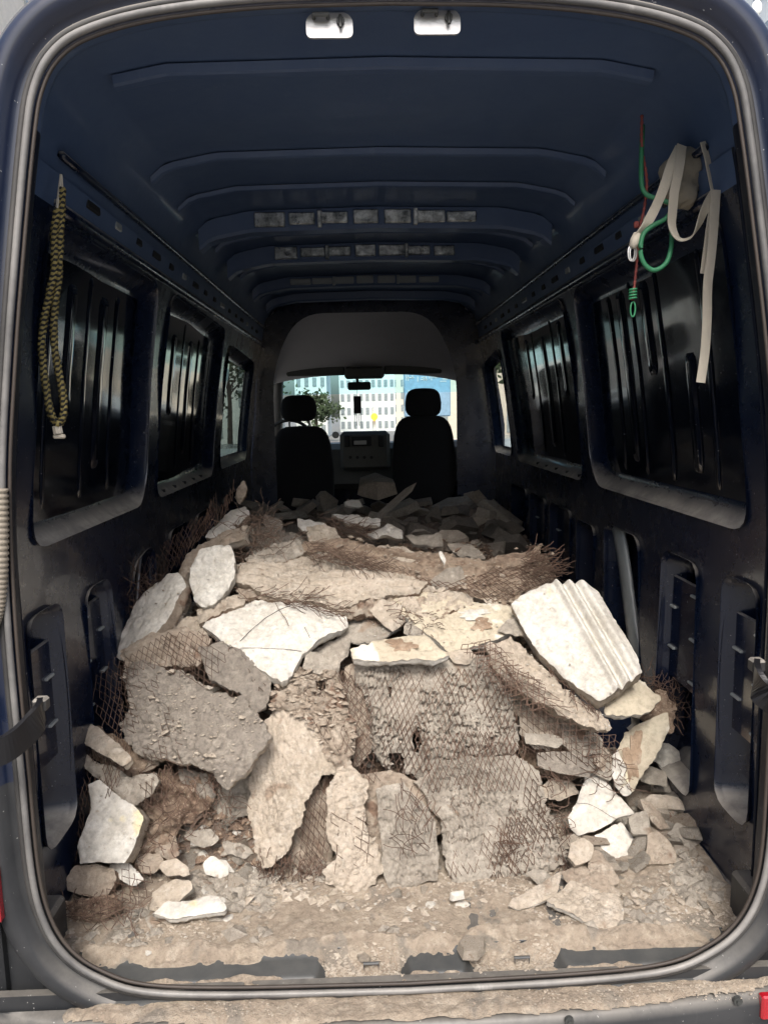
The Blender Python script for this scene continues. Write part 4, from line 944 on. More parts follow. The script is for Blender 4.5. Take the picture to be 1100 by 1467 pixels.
LT('flat rusty lath scrap lying on the floor in front of the left stack',[(95,1300),(98,1280),(150,1275),(175,1238),(220,1240),(225,1262),(215,1300),(180,1318),(110,1322)],(160,1285,.24),(-.05,-.45,.9),.9,wave=.05,off=.01,keep=.93,A=.011,B=.042)
tangle('wire scraps on the floor at the front left corner',[(95,1290),(180,1280),(215,1295),(175,1320),(105,1325)],(150,1300,.22),(0,-.4,.9),60,.07,spread=.02)
SL('crumbling mortar piece under the round lump at the left corner',[(90,1285),(130,1286),(165,1280),(175,1300),(140,1318),(98,1318)],(130,1300,.235),(-.05,-.5,.85),.035,'brown','tan',mode='rough',sp=.007)
LT('dark lath between the left stack and the tall beige slab',[(255,1095),(310,1105),(322,1150),(300,1165),(270,1145)],(290,1130,.52),(0,-.9,.4),.2,wave=.15,off=0,keep=.92)
SL('grey flake hanging below the big grey slab',[(250,1098),(295,1108),(310,1140),(300,1155),(280,1135),(258,1115)],(280,1122,.50),(.1,-.9,.4),.015,'grey','grey',sp=.007)
tangle('loose brown wires above the shard pocket left of the tall beige slab',[(250,1110),(330,1120),(355,1180),(300,1200),(245,1190)],(300,1155,.50),(0,-.85,.5),80,.08,spread=.03,curl=.6,mat='rust2')
LT('ragged lath strip at the right edge of the tall beige slab',[(430,1150),(475,1090),(485,1140),(470,1240),(440,1262),(425,1215)],(455,1180,.43),(.15,-.9,.35),.2,keep=.92,off=.0,wave=.12)
tangle('wire ends poking out of the right edge of the lowest central slab',[(770,1110),(800,1150),(820,1240),(800,1250),(780,1180)],(795,1190,.42),(.1,-.85,.5),60,.06,spread=.025,curl=.7)
tangle('wires scattered among the shards at the right behind the clean white slabs',[(760,1075),(880,1085),(900,1130),(830,1120),(770,1130)],(820,1100,.55),(0,-.8,.5),90,.08,spread=.03,curl=.6)
LT('rumpled lath piece in the left stack between the white block and the pale slab',[(180,1120),(240,1090),(260,1130),(215,1160),(190,1150)],(215,1125,.42),(-.1,-.85,.5),.5,keep=.93,off=.0,wave=.12)
# floor pieces front left
SL('pale rounded plaster piece on the floor touching the flat white strip',[(213,1304),(216,1280),(232,1262),(250,1256),(272,1264),(275,1272),(262,1286),(242,1308)],(243,1283,.26),(-.1,-.6,.8),.03,'beige','white',mode='rough',sp=.006,amp=.4)
SL('flat white strip of plaster lying on the floor at front left',[(218,1308),(238,1293),(270,1290),(300,1280),(312,1283),(323,1303),(285,1309),(240,1316)],(270,1300,.205),(0,-.35,.94),.022,'white','white',mode='rough',sp=.006,amp=.4)
# top slabs
F1=SL('long fibrous brown slab lying across the top of the heap, frayed at right end',[(425,778),(440,768),(486,764),(541,780),(586,784),(641,785),(695,796),(741,790),(765,782),(777,778),(775,790),(791,795),(783,803),(793,809),(790,816),(803,823),(785,838),(759,846),(727,862),(686,857),(632,845),(577,826),(523,811),(459,797),(430,790)],(610,812,.98),(.04,-.66,.75),.05,'fibre','tan',mode='fibre',ang=-.22,sp=.0042,jag=.012,amp=1.35,wave=.06)
lath_on(F1,1.3,[(650,830),(720,812),(795,808),(800,830),(759,845),(727,861)],off=.003,keep=.9,A=.010,B=.022)
tangle('rusty wire ends fraying from the right end of the long top slab',[(745,785),(790,790),(800,822),(770,835),(740,820)],(775,808,.95),(.1,-.66,.75),120,.06,spread=.025,dirn=.15,curl=.25)
tangle('mat of brown wires along the left half of the long top slab',[(435,778),(480,790),(540,805),(560,822),(500,815),(440,800)],(495,800,.95),(.0,-.6,.8),150,.08,spread=.02,dirn=-.2,curl=.5,mat='rust2')
G1=SL('wide beige slab with crumbling lower rim under the long top slab on the left',[(330,826),(345,806),(380,796),(430,785),(470,800),(520,812),(570,826),(612,836),(600,848),(570,852),(530,860),(500,870),(470,868),(430,858),(390,854),(350,842)],(455,832,.90),(0,-.58,.8),.035,'beige','tan',mode='fibre',ang=-.1,sp=.0055,jag=.012,amp=.9,wave=.05)
G2=SL('tan slab layer between the beige slab and the long top slab',[(425,800),(470,796),(530,815),(590,832),(640,846),(600,852),(560,845),(500,838),(450,825)],(530,828,.93),(0,-.55,.8),.025,'beige','tan',mode='flaky',ang=-.15,sp=.006,jag=.012)
SL('crumbly tan slab edge poking out above the white cracked slab',[(340,838),(400,848),(470,862),(520,858),(560,850),(575,862),(540,880),(500,884),(460,868),(400,858),(345,856)],(460,862,.84),(0,-.6,.8),.03,'tan','brown',mode='cracked',sp=.006,jag=.014,amp=1.2)
tangle('rusty twigs of wire on the crumbly edge above the white cracked slab',[(330,840),(420,850),(500,872),(470,880),(380,862),(335,860)],(420,862,.82),(0,-.6,.8),60,.09,spread=.01,dirn=-.1,curl=.3)
I1=SL('thin curved shell of pale plaster in the middle above the cream ledge',[(478,906),(492,890),(520,878),(568,864),(582,880),(572,896),(550,912),(523,920),(495,914)],(530,895,.82),(0,-.5,.86),.02,'greyw','white',mode='smooth',sp=.006,amp=1.5,ku=-.8)
lath_on(I1,.4,[(520,866),(570,862),(578,885),(545,902),(520,895)],off=.006,keep=.9)
SL('grey scalloped shard below the thin curved shell',[(445,930),(470,917),(502,912),(498,935),(486,950),(482,965),(462,952),(447,945)],(475,938,.74),(0,-.7,.7),.02,'greyw','grey',mode='smooth',sp=.006,amp=1.5)
H1=SL('cream painted ledge slab with a brown oval patch right above the central slab',[(502,930),(520,922),(550,914),(585,908),(610,905),(630,925),(645,935),(622,943),(585,944),(559,947),(530,944),(505,943)],(570,928,.635),(0,-.42,.9),.03,'cream','white',mode='smooth',sp=.0055,jag=.006)
lump(H1,575,925,.085,.05,.003,'knot','stain_patch')
J1=SL('cream faced slab with a brown knot shaped patch under the long top slab',[(560,858),(590,848),(640,850),(680,862),(727,866),(745,880),(738,900),(712,916),(668,928),(641,930),(620,914),(598,898),(577,880)],(665,892,.76),(.02,-.5,.86),.03,'cream','white',mode='cracked',sp=.0055,jag=.008,amp=.35)
lump(J1,690,895,.07,.05,.003,'knot','stain_patch'); lump(J1,678,880,.10,.04,.004,'white','plaster_skin')
SL('flaky beige plate overlapping the left of the cream faced slab',[(562,858),(600,846),(660,850),(690,866),(650,876),(620,890),(600,886),(580,876)],(620,866,.83),(0,-.5,.86),.02,'beige','tan',mode='flaky',ang=.2,sp=.006,jag=.012)
tangle('rusty wires at the left of the cream faced slab',[(545,870),(600,880),(640,900),(610,905),(560,890)],(590,890,.77),(0,-.5,.86),50,.06,spread=.015,dirn=-.3)
SL('tan slab end between the cream faced slab and the fluted moulding',[(690,862),(730,862),(750,872),(752,895),(735,912),(722,905),(740,888)],(735,885,.84),(.1,-.6,.8),.03,'beige','tan',mode='flaky',ang=.2,sp=.006)
LT('long brown rusted lath sheet along the right half of the long top slab',[(560,822),(640,838),(700,822),(760,806),(800,808),(806,824),(770,846),(727,866),(680,862),(620,846)],(700,838,.93),(.05,-.72,.7),1.35,wave=.09,off=.012,keep=.97,A=.009,B=.026,r=.0015)
LT('rusted lath layer folded over the left half of the long top slab',[(432,780),(480,786),(540,802),(585,822),(560,830),(500,815),(445,802)],(505,805,.93),(.0,-.66,.75),1.25,wave=.10,off=.012,keep=.95,A=.009,B=.026)
for l,px,an,nn,mt,sd,th_ in (('tan chunk showing between the long sloping white slab and the big grey slab',[(172,932),(215,905),(262,896),(302,915),(285,952),(220,955),(180,955)],(235,928,.70),(-.1,-.7,.7),'tan','brown',.04),
 ('brown strip of mortar in the valley left of the upright central slab',[(490,955),(515,950),(532,1010),(535,1078),(510,1100),(498,1040)],(512,1030,.60),(.1,-.9,.4),'tan','brown',.03),
 ('tan slab set behind the narrow grey slab',[(515,1112),(560,1105),(622,1125),(640,1180),(605,1245),(535,1240)],(575,1180,.45),(0,-.9,.4),'tan','brown',.03),
 ('grey flake wedged between the big grey slab and the tall beige slab',[(298,1112),(362,1078),(378,1120),(360,1165),(320,1180),(296,1155)],(335,1130,.54),(.05,-.85,.5),'greyw','beige',.02),
 ('tan slab behind the upper end of the diagonal white slab',[(730,955),(770,980),(845,1030),(835,1065),(760,1045),(732,1012)],(785,1015,.63),(0,-.85,.5),'tan','brown',.03),
 ('brown slab behind the loose rusty lath net',[(738,1062),(800,1045),(855,1060),(888,1085),(865,1118),(800,1115),(748,1098)],(810,1085,.64),(0,-.85,.5),'brown','tan',.03),
 ('brown crumbling edge behind the small cream slab at right',[(900,1005),(948,985),(972,1010),(962,1050),(935,1045)],(940,1015,.66),(-.1,-.8,.6),'brown','tan',.03),
 ('tan piece between the beige edge slab and the white cracked slab',[(235,905),(262,878),(292,880),(312,900),(268,925),(225,938)],(265,905,.78),(0,-.6,.8),'beige','tan',.03),
 ('beige flake under the white lump above the white cracked slab',[(278,872),(310,858),(348,850),(350,864),(310,880),(286,893)],(315,870,.82),(0,-.6,.8),'beige','tan',.03),
 ('greyish slab under the left end of the long top slab',[(352,800),(380,782),(428,772),(440,790),(420,800),(375,812)],(395,792,1.0),(0,-.6,.8),'greyw','tan',.03),
 ('brown slab at the far left between the pale slab and the lath',[(112,1060),(135,1040),(185,1060),(215,1095),(195,1118),(150,1100)],(160,1085,.52),(-.1,-.8,.6),'brown','tan',.03),
 ('tan slab under the triangular floor slab near the heap foot',[(805,1245),(835,1235),(880,1262),(900,1285),(850,1278),(812,1262)],(850,1262,.27),(0,-.4,.9),'tan','beige',.015)):
    SL(l,px,an,nn,th_,mt,sd,mode='cracked',sp=.006,jag=.012,amp=.7)
# right group
plK=Pl((830,915,.62),(-.12,-.66,.74)); q1,q2=plK.uv([(852,845),(918,955)]); kd=(q2-q1)/np.linalg.norm(q2-q1); kang=math.atan2(kd[1],kd[0])
# across coordinate of the corner edge
cq=-q1[0]*math.sin(kang)+q1[1]*math.cos(kang)
K1=SL('white fluted moulding piece tilted on the right of heap',[(732,865),(745,852),(770,841),(795,832),(837,832),(856,845),(886,893),(915,940),(921,962),(890,985),(858,1003),(838,990),(805,965),(773,936),(750,900)],(830,915,.62),(-.12,-.66,.74),.06,'white','beige',mode='mould',ang=kang,sp=.0045,jag=.004,hp=cq-.115)
tangle('dark wires along the lower left edge of the fluted moulding',[(750,905),(780,930),(840,990),(860,1010),(835,1020),(790,970)],(800,960,.60),(-.1,-.7,.7),60,.06,spread=.015,dirn=-.9,curl=.5)
L1=SL('long rough white slab running diagonally below the fluted moulding',[(695,925),(729,912),(748,925),(775,952),(812,985),(848,1010),(870,1028),(880,1045),(858,1050),(817,1028),(770,1005),(735,985),(705,960)],(785,975,.58),(.0,-.75,.66),.035,'beige','tan',mode='flaky',ang=-.55,sp=.005,jag=.012,amp=.8)
LT('rusty lath sagging along the lower edge of the diagonal white slab',[(655,930),(690,925),(730,975),(790,1012),(850,1040),(880,1050),(870,1085),(840,1095),(790,1062),(740,1030),(690,975)],(770,1012,.54),(.05,-.85,.5),-.9,wave=.1,off=.01,keep=.96,A=.012,B=.03)
tangle('bundle of rusty strands beside the upper end of the diagonal white slab',[(660,925),(700,915),(740,960),(800,1010),(780,1020),(710,970)],(725,965,.56),(0,-.8,.6),45,.10,spread=.015,dirn=-.75,curl=.15)
LT('stretched rusty diamond lath beside the upper end of the diagonal white slab',[(652,925),(700,912),(735,945),(790,1000),(770,1025),(700,985)],(720,965,.55),(.05,-.8,.6),-.8,wave=.1,off=.01,keep=.97,A=.010,B=.03,r=.0015)
LT('loose rusty lath net hanging right of the central slab',[(735,1000),(775,1010),(850,1045),(885,1060),(880,1110),(820,1100),(770,1090),(745,1070)],(805,1060,.56),(0,-.9,.4),.4,wave=.12,off=0,keep=.95)
M1=SL('small cream slab with white broken edge under the lower end of the fluted moulding',[(868,1022),(866,1000),(890,985),(918,970),(932,985),(947,999),(938,1015),(920,1026),(900,1024)],(905,1002,.56),(.05,-.6,.8),.025,'cream','white',mode='smooth',sp=.0055)
N1=SL('cream slab with rust brown stain standing on edge at right under the small cream slab',[(893,1050),(925,1030),(955,1022),(957,1045),(937,1087),(917,1115),(905,1135),(893,1110),(885,1075)],(925,1070,.58),(-.35,-.85,.35),.03,'cream','white',mode='smooth',sp=.006)
lump(N1,905,1085,.055,.14,.003,'knot','stain_patch')
SL('thin white slab edge leaning left of the stained cream slab',[(876,1080),(888,1072),(898,1105),(903,1135),(895,1140),(880,1124)],(888,1108,.53),(-.1,-.9,.4),.02,'white','white',mode='smooth',sp=.006)
O1=SL('clean white five sided slab on the right fragments with a fine crack',[(838,1112),(852,1105),(868,1107),(876,1128),(895,1148),(911,1166),(885,1172),(861,1186),(828,1197),(818,1185),(814,1171),(826,1148),(832,1128)],(860,1150,.50),(.0,-.72,.7),.022,'white','white',mode='smooth',sp=.006,jag=.005)
wires_on(O1,[[(815,1150),(845,1152),(870,1168),(882,1172)]],.0005)
P1=SL('small clean white square slab below the five sided slab',[(851,1197),(872,1186),(891,1174),(903,1192),(914,1210),(896,1222),(876,1235),(864,1216)],(882,1205,.44),(.02,-.62,.8),.015,'white','white',mode='smooth',sp=.006,jag=.004)
R1=SL('flat triangular beige slab lying on the floor at the front right of the heap',[(783,1292),(800,1276),(817,1263),(850,1272),(892,1285),(892,1312),(889,1337),(865,1330),(842,1322),(812,1306)],(842,1297,.185),(0,-.35,.94),.016,'beige','white',mode='flaky',ang=-.3,sp=.0055,amp=.4,jag=.005)
R2=SL('thin pointed beige slab on the floor left of the triangular one',[(727,1296),(735,1283),(764,1268),(803,1248),(803,1262),(798,1280),(775,1292),(745,1302)],(768,1276,.235),(-.05,-.45,.9),.018,'beige','white',mode='rough',sp=.006,amp=.5,jag=.005)
XR=[('flat grey slab topmost beside the right wall',[(948,1048),(965,1050),(990,1070),(1008,1085),(1004,1098),(985,1092),(955,1072)],(980,1072,.93),(-.1,-.6,.8),'greyw'),
('grey shard leaning against the right wall base',[(955,1075),(1003,1100),(1012,1118),(1000,1122),(960,1095)],(985,1100,.86),(-.1,-.7,.7),'greyw'),
('long flat grey slab across the right fragments',[(932,1130),(945,1112),(975,1108),(1008,1115),(998,1130),(960,1135)],(970,1122,.76),(0,-.5,.86),'greyw'),
('tilted grey slab nearest the right wall on the floor',[(990,1165),(975,1150),(1005,1122),(1020,1118),(1030,1128),(1012,1150),(1000,1166)],(1003,1143,.68),(-.2,-.6,.8),'greyw'),
('tan shard beneath the long flat grey slab',[(918,1145),(935,1138),(970,1142),(985,1160),(950,1158),(930,1160)],(950,1150,.66),(0,-.55,.85),'beige'),
('diamond shaped tan slab in front of the right fragments',[(955,1193),(968,1180),(990,1188),(1008,1198),(1000,1208),(988,1215),(972,1208)],(982,1198,.53),(0,-.5,.86),'greyw'),
('brown sliver shard beside the clean white slabs',[(916,1145),(930,1148),(950,1172),(960,1185),(945,1188),(925,1165)],(938,1168,.58),(.2,-.7,.7),'tan'),
('tan irregular slab right of the small white square',[(928,1195),(940,1190),(958,1205),(968,1220),(968,1236),(925,1238)],(948,1218,.46),(0,-.55,.85),'tan'),
('grey square shard right of the white five sided slab',[(900,1170),(925,1158),(932,1175),(935,1195),(905,1195)],(917,1180,.52),(0,-.6,.8),'greyw'),
('long ribbed tan shard left of the small white square',[(842,1225),(855,1218),(875,1240),(888,1262),(880,1268),(855,1258),(843,1245)],(865,1244,.38),(0,-.5,.86),'tan'),
('tan slab wedged left of the small white square',[(818,1210),(835,1200),(850,1212),(845,1232),(825,1240),(815,1228)],(832,1220,.40),(0,-.6,.8),'beige'),
('pale slab under the rusty net right of centre',[(750,1048),(800,1052),(812,1062),(800,1072),(752,1065)],(780,1060,.62),(0,-.8,.6),'greyw'),
('grey block under the pale slab right of centre',[(770,1078),(815,1075),(850,1090),(845,1115),(800,1108),(770,1098)],(808,1094,.60),(0,-.85,.5),'grey'),
('broad grey slab behind the white five sided slab',[(805,1078),(850,1080),(880,1098),(875,1118),(845,1105),(820,1098)],(842,1098,.62),(.1,-.7,.7),'greyw')]
for l,px,an,nn,mt in XR: an=(an[0],an[1],an[2]-.075); SL(l,px,an,nn,.022,mt,mt,mode='rough',sp=.008,amp=.35,jag=.005)
LT('rusty lath bridging the upright central slab and the lowest central slab',[(600,1050),(690,1040),(748,1060),(775,1120),(730,1140),(660,1130),(612,1140)],(680,1090,.485),(.03,-.88,.45),.0,keep=.92,off=.004,wave=.03,r=.0013)
# ridge pieces
XT=[('narrow white slab lying highest on the ridge',[(474,735),(500,734),(530,739),(546,743),(545,752),(520,751),(495,749)],(510,743,1.38),(0,-.5,.86),'white'),
('angular white slab on the ridge right of the narrow one',[(517,764),(535,756),(560,748),(576,758),(578,770),(550,766),(532,770)],(548,760,1.30),(0,-.6,.8),'white'),
('pale slab with brown spot on the ridge',[(580,765),(605,762),(632,764),(635,780),(610,780),(590,777)],(608,771,1.26),(0,-.6,.8),'greyw'),
('white wedge at the left of the ridge',[(426,742),(445,745),(466,751),(483,765),(460,766),(440,762),(427,755)],(452,755,1.25),(0,-.6,.8),'white'),
('grey slab behind the right part of the long top slab',[(640,780),(668,776),(690,790),(697,798),(660,796)],(668,788,1.2),(0,-.6,.8),'greyw'),
('grey upright flake at the left of the ridge',[(376,736),(392,738),(406,748),(404,758),(388,762),(378,752)],(390,749,1.35),(0,-.8,.6),'greyw'),
('grey flat slab between the wire thicket and the ridge',[(398,758),(430,764),(440,775),(415,780),(396,770)],(418,770,1.22),(0,-.6,.8),'grey'),
('small white flake standing on the long top slab',[(628,788),(633,786),(640,800),(638,810),(630,800)],(634,798,.93),(0,-.8,.6),'white')]
for l,px,an,nn,mt in XT: SL(l,px,an,nn,.025,mt,'beige' if mt=='white' else mt,mode='smooth',sp=.008,amp=1.2,jag=.005)
tangle('brown wires among the white slabs on the ridge',[(450,742),(500,752),(530,765),(500,770),(460,758)],(490,758,1.28),(0,-.6,.8),90,.09,spread=.03,dirn=-.3,mat='rust2')
tangle('wires and grit at the right side below the fluted moulding end',[(920,960),(960,985),(985,1010),(960,1040),(940,1010)],(950,1000,.72),(-.1,-.7,.7),90,.07,spread=.04)
# ---------- shards: shared meshes
def shardmesh(name,fl,mat,k):
    r=random.Random(k); n_=r.randint(5,7); pts=[]
    for i in range(n_):
        a_=2*math.pi*(i+r.uniform(-.3,.3))/n_; rr=r.uniform(.35,.55); x,y=rr*math.cos(a_)*1.15,rr*math.sin(a_)*.8
        t=fl/2*r.uniform(.5,1.1); pts+=[(x,y,-t),(x*r.uniform(.78,.96),y*r.uniform(.78,.96),t*r.uniform(.6,1.2))]
    V,Fc=hull(pts); me=bpy.data.meshes.new(name); me.from_pydata(V,[],Fc); me.materials.append(MT[mat]); return me
SH={m:[shardmesh('shard_'+m,random.uniform(.18,.38),m,k*7+j) for k in range(10)] for j,m in enumerate(('greyw','beige','tan','white','dark','grey'))}
CW={'greyw':'pale grey','beige':'beige','tan':'brown','white':'white','dark':'dusty dark','grey':'grey'}
LM=[((.28,.45),'the lowest central slab'),((-.30,.45),'the foot of the tall beige slab'),((-.62,.35),'the white block of the left stack'),((-.50,.25),'the flat white strip'),((.43,.2),'the flat triangular slab'),((.30,.25),'the thin pointed slab'),
((.55,.46),'the small white square'),((.50,.58),'the white five sided slab'),((.62,.66),'the stained cream slab'),((.80,.72),'the right wall'),((.83,.45),'the right rear pillar'),((-.82,.30),'the left rear pillar'),((-.42,.55),'the big grey slab'),((.72,.56),'the diamond shaped slab'),((.15,.28),'the central slab gap'),((-.1,.2),'the left threshold pocket'),((.26,.2),'the right threshold pocket'),
((-.6,2.0),'the left wall recess'),((.6,2.0),'the right wheel arch'),((0,1.9),'the ridge slabs'),((-.45,2.7),'the sliding door'),((.5,2.7),'the right wall middle'),((0,2.7),'the middle of the deep heap'),((-.4,3.6),'the driver seat'),((.4,3.6),'the passenger seat'),((0,3.5),'the centre console')]
def auto(p,size,mat,kind):
    d=[(math.hypot(p[0]-a,p[1]-b),a,b,t) for (a,b),t in LM]; q=min(d); dx,dy=p[0]-q[1],p[1]-q[2]
    rel=('right of' if dx>0 else 'left of') if abs(dx)>abs(dy) else ('behind' if dy>0 else 'in front of')
    sz='tiny' if size<.03 else 'small' if size<.06 else 'palm sized' if size<.11 else 'broad' if size<.22 else 'large'
    return f'{sz} {CW[mat]} {kind} {rel} {q[3]}'
def shard(p,size,mat,label,grp,tilt=.35,cat='rubble piece',name='rubble_shard',kind='plaster shard'):
    o=link(name,random.choice(SH[mat]),None,None,p); o.scale=(size,size*random.uniform(.7,1.1),size*random.uniform(.7,1.3)); o.rotation_euler=(random.gauss(0,tilt),random.gauss(0,tilt),random.uniform(0,6.28)); return tag(o,label or auto(p,size,mat,kind),cat,grp)
_gx,_gy=np.meshgrid(np.linspace(-.88,.88,177),np.linspace(0,3.8,381)); _SF=np.maximum(dustf(_gx.ravel(),_gy.ravel()),Hn(_gx.ravel(),_gy.ravel())).reshape(_gx.shape)
def surf(x,y): return float(_SF[min(380,max(0,int(y/.01+.5))),min(176,max(0,int((x+.88)/.01+.5)))])
KEEP=[np.array(k,float) for k in ([(835,1100),(880,1100),(915,1160),(895,1185),(920,1212),(876,1245),(848,1200),(808,1200),(808,1165)],[(780,1295),(817,1255),(898,1280),(895,1345),(840,1330)],[(720,1300),(760,1262),(806,1240),(805,1285),(755,1308)],[(212,1310),(235,1280),(320,1278),(328,1310),(235,1320)],[(205,1310),(212,1270),(250,1250),(280,1262),(260,1300)])]
def land(u,v):
    d=ray(u,v); t0=1.3; 
    for k in range(140):
        t=t0+k*.02; p=C+d*t
        if p[1]>.05 and (p[1]>3.7 or abs(p[0])>.86): return None
        if p[1]>.08 and p[2]<surf(p[0],p[1]): return p
    return None
def zone(poly,num,smin,smax,mats,label,grp,zfun,tilt=.35,stack=0.):
    P=np.array(poly,float); lo,hi=P.min(0),P.max(0); placed=[];c=0;t=0
    while c<num and t<num*25:
        t+=1; q=RNG.uniform(lo,hi)
        if not inside(q[None],P)[0]: continue
        if any(inside(q[None],K)[0] for K in KEEP): continue
        p=land(*q)
        if p is None: continue
        s_=smin+(smax-smin)*random.random()**1.6
        if any((p[0]-a[0])**2+(p[1]-a[1])**2<(.36*(s_+a[2]))**2 for a in placed) and t<num*15: continue
        placed.append((p[0],p[1],s_)); c+=1
        shard((p[0],p[1],p[2]+s_*.10+random.random()*stack),s_,random.choice(mats),None,grp,tilt)
zone([(222,1270),(228,1190),(262,1150),(300,1140),(345,1130),(360,1190),(366,1265),(330,1300)],70,.045,.11,['greyw','beige','greyw','white','tan'],'','shards left of the tall beige slab',None,.5)
zone([(800,1110),(940,1070),(1000,1060),(1025,1130),(1010,1180),(985,1225),(930,1245),(870,1262),(815,1250),(795,1180)],95,.06,.16,['greyw','beige','tan','greyw'],'','shards at the right of the heap',None,.45)
zone([(560,1275),(640,1262),(820,1240),(960,1230),(1040,1180),(1065,1250),(900,1285),(740,1312),(570,1310)],62,.016,.05,['beige','white','tan','greyw'],'','chips in the dust right of centre',None,.3)
zone([(120,1330),(230,1312),(600,1275),(640,1330),(400,1340)],16,.015,.035,['beige','white','tan'],'','chips in the dust left of centre',None,.3)
# mortar lumps wedged in the gaps of the heap
random.seed(5); c_=0
while c_<55:
    x=random.uniform(-.8,.8); y=random.uniform(.5,1.5)
    hh=float(Hn(x,y)[0])
    if hh<.04: continue
    c_+=1; s_=random.uniform(.04,.12); shard((x,y,hh+.01),s_,random.choice(['tan','tan','grey','beige']),None,'mortar pieces wedged in the heap',.7,kind='mortar piece')
# named loose pieces at the threshold
shard(tuple(hit(678,1352,z=.012)),.10,'beige','lone beige shard lying across the right pocket of the threshold','threshold shards',.1).rotation_euler=(0,.05,1.35)
shard(tuple(hit(522,1372,z=-.005)),.045,'beige','small beige shard lying in the left pocket of the threshold','threshold shards',.1)
shard(tuple(hit(213,1362,z=.012)),.03,'white','small white smear like chip on the ribbed threshold at left','threshold shards',.05)
shard(tuple(hit(655,1283,z=.03)),.05,'white','small clean chip at the foot of the lowest central slab','threshold shards',.2)
# crumbs
def crumbs(name,label,P,smin,smax,mat):
    V=[];Fc=[]; base=np.array([(1,0,0),(.1,.9,-.1),(-.9,.2,.1),(-.2,-.8,0),(.1,.1,.42),(0,0,-.4)]); FF=[(0,1,4),(1,2,4),(2,3,4),(3,0,4),(1,0,5),(2,1,5),(3,2,5),(0,3,5)]
    for p in P:
        s_=smin+(smax-smin)*random.random()**3; q=base*s_*RNG.uniform(.6,1.35,(6,3)); a_=RNG.uniform(0,6.28); c,s2=math.cos(a_),math.sin(a_); q=q@np.array([[c,-s2,0],[s2,c,0],[0,0,1]]); n0=len(V); ti=RNG.normal(0,.25); q=q+np.outer(q[:,0]*ti,(0,0,1)); V+=(q+p).tolist(); Fc+=[tuple(n0+i for i in t_) for t_ in FF]
    return tag(mesh(name,V,Fc,MT[mat]),label,'rubble',kind='stuff')
def rndfloor(n_,x0,x1,y0,y1,fz,clump=True):
    X=RNG.uniform(x0,x1,n_*3); Y=RNG.uniform(y0,y1,n_*3)
    if clump: k=RNG.random(n_*3)<np.clip(.35+1.4*fbm(X,Y,5,3,61),0,1); X,Y=X[k][:n_],Y[k][:n_]
    return np.stack([X,Y,fz(X,Y)+.001],1)
crumbs('floor_crumbs','fine plaster crumbs scattered over the dusty van floor',rndfloor(6500,-.86,.86,.12,.7,dustf),.0015,.009,'beige')
crumbs('white_crumbs','white plaster grit scattered over the dusty van floor',rndfloor(350,-.86,.86,.12,.7,dustf),.0015,.006,'white')
crumbs('step_crumbs','fine grit scattered in the dust of the bumper step',rndfloor(900,-.7,.8,-.055,-.01,dust3),.001,.0045,'beige')
crumbs('threshold_crumbs','fine grit in the threshold pockets',np.vstack([rndfloor(260,-.2,.0,.02,.10,dust2,False),rndfloor(300,.15,.37,.02,.10,dust2,False)]),.0015,.009,'beige')
P=rndfloor(8000,-.86,.86,.4,1.8,lambda x,y:Hn(x,y),False); crumbs('heap_crumbs','crumbled mortar bits between the slabs of the heap',P,.004,.03,'brown')  # dark brown tone paints shade into the gaps of the heap
P=rndfloor(1300,-.86,.86,.45,1.5,lambda x,y:Hn(x,y)+.004,False); crumbs('heap_chips','pale plaster chips between the slabs of the heap',P,.006,.035,'greyw')
def foot(n_,y0,y1,x0=-.84,x1=.84):
    X=RNG.uniform(x0,x1,n_*4); Y=RNG.normal((y0+y1)/2,(y1-y0)/2,n_*4); k=(Y>.12)&(RNG.random(n_*4)<np.clip(.3+1.6*fbm(X,Y,6,3,63),0,1)); X,Y=X[k][:n_],Y[k][:n_]; return np.stack([X,Y,np.maximum(dustf(X,Y),Hn(X,Y))+.002],1)
crumbs('foot_chips','small pale plaster chips scattered along the foot of the heap',foot(700,.24,.42),.004,.020,'beige')
crumbs('foot_flakes','small grey plaster flakes scattered along the foot of the heap',foot(500,.26,.50),.005,.024,'greyw')
crumbs('right_flakes','small plaster flakes strewn at the right wall foot',foot(800,.3,.95,.42,.86),.006,.036,'greyw')
crumbs('left_flakes','small plaster flakes strewn in the pocket at the left foot of the heap',foot(500,.22,.55,-.72,-.35),.006,.034,'greyw')
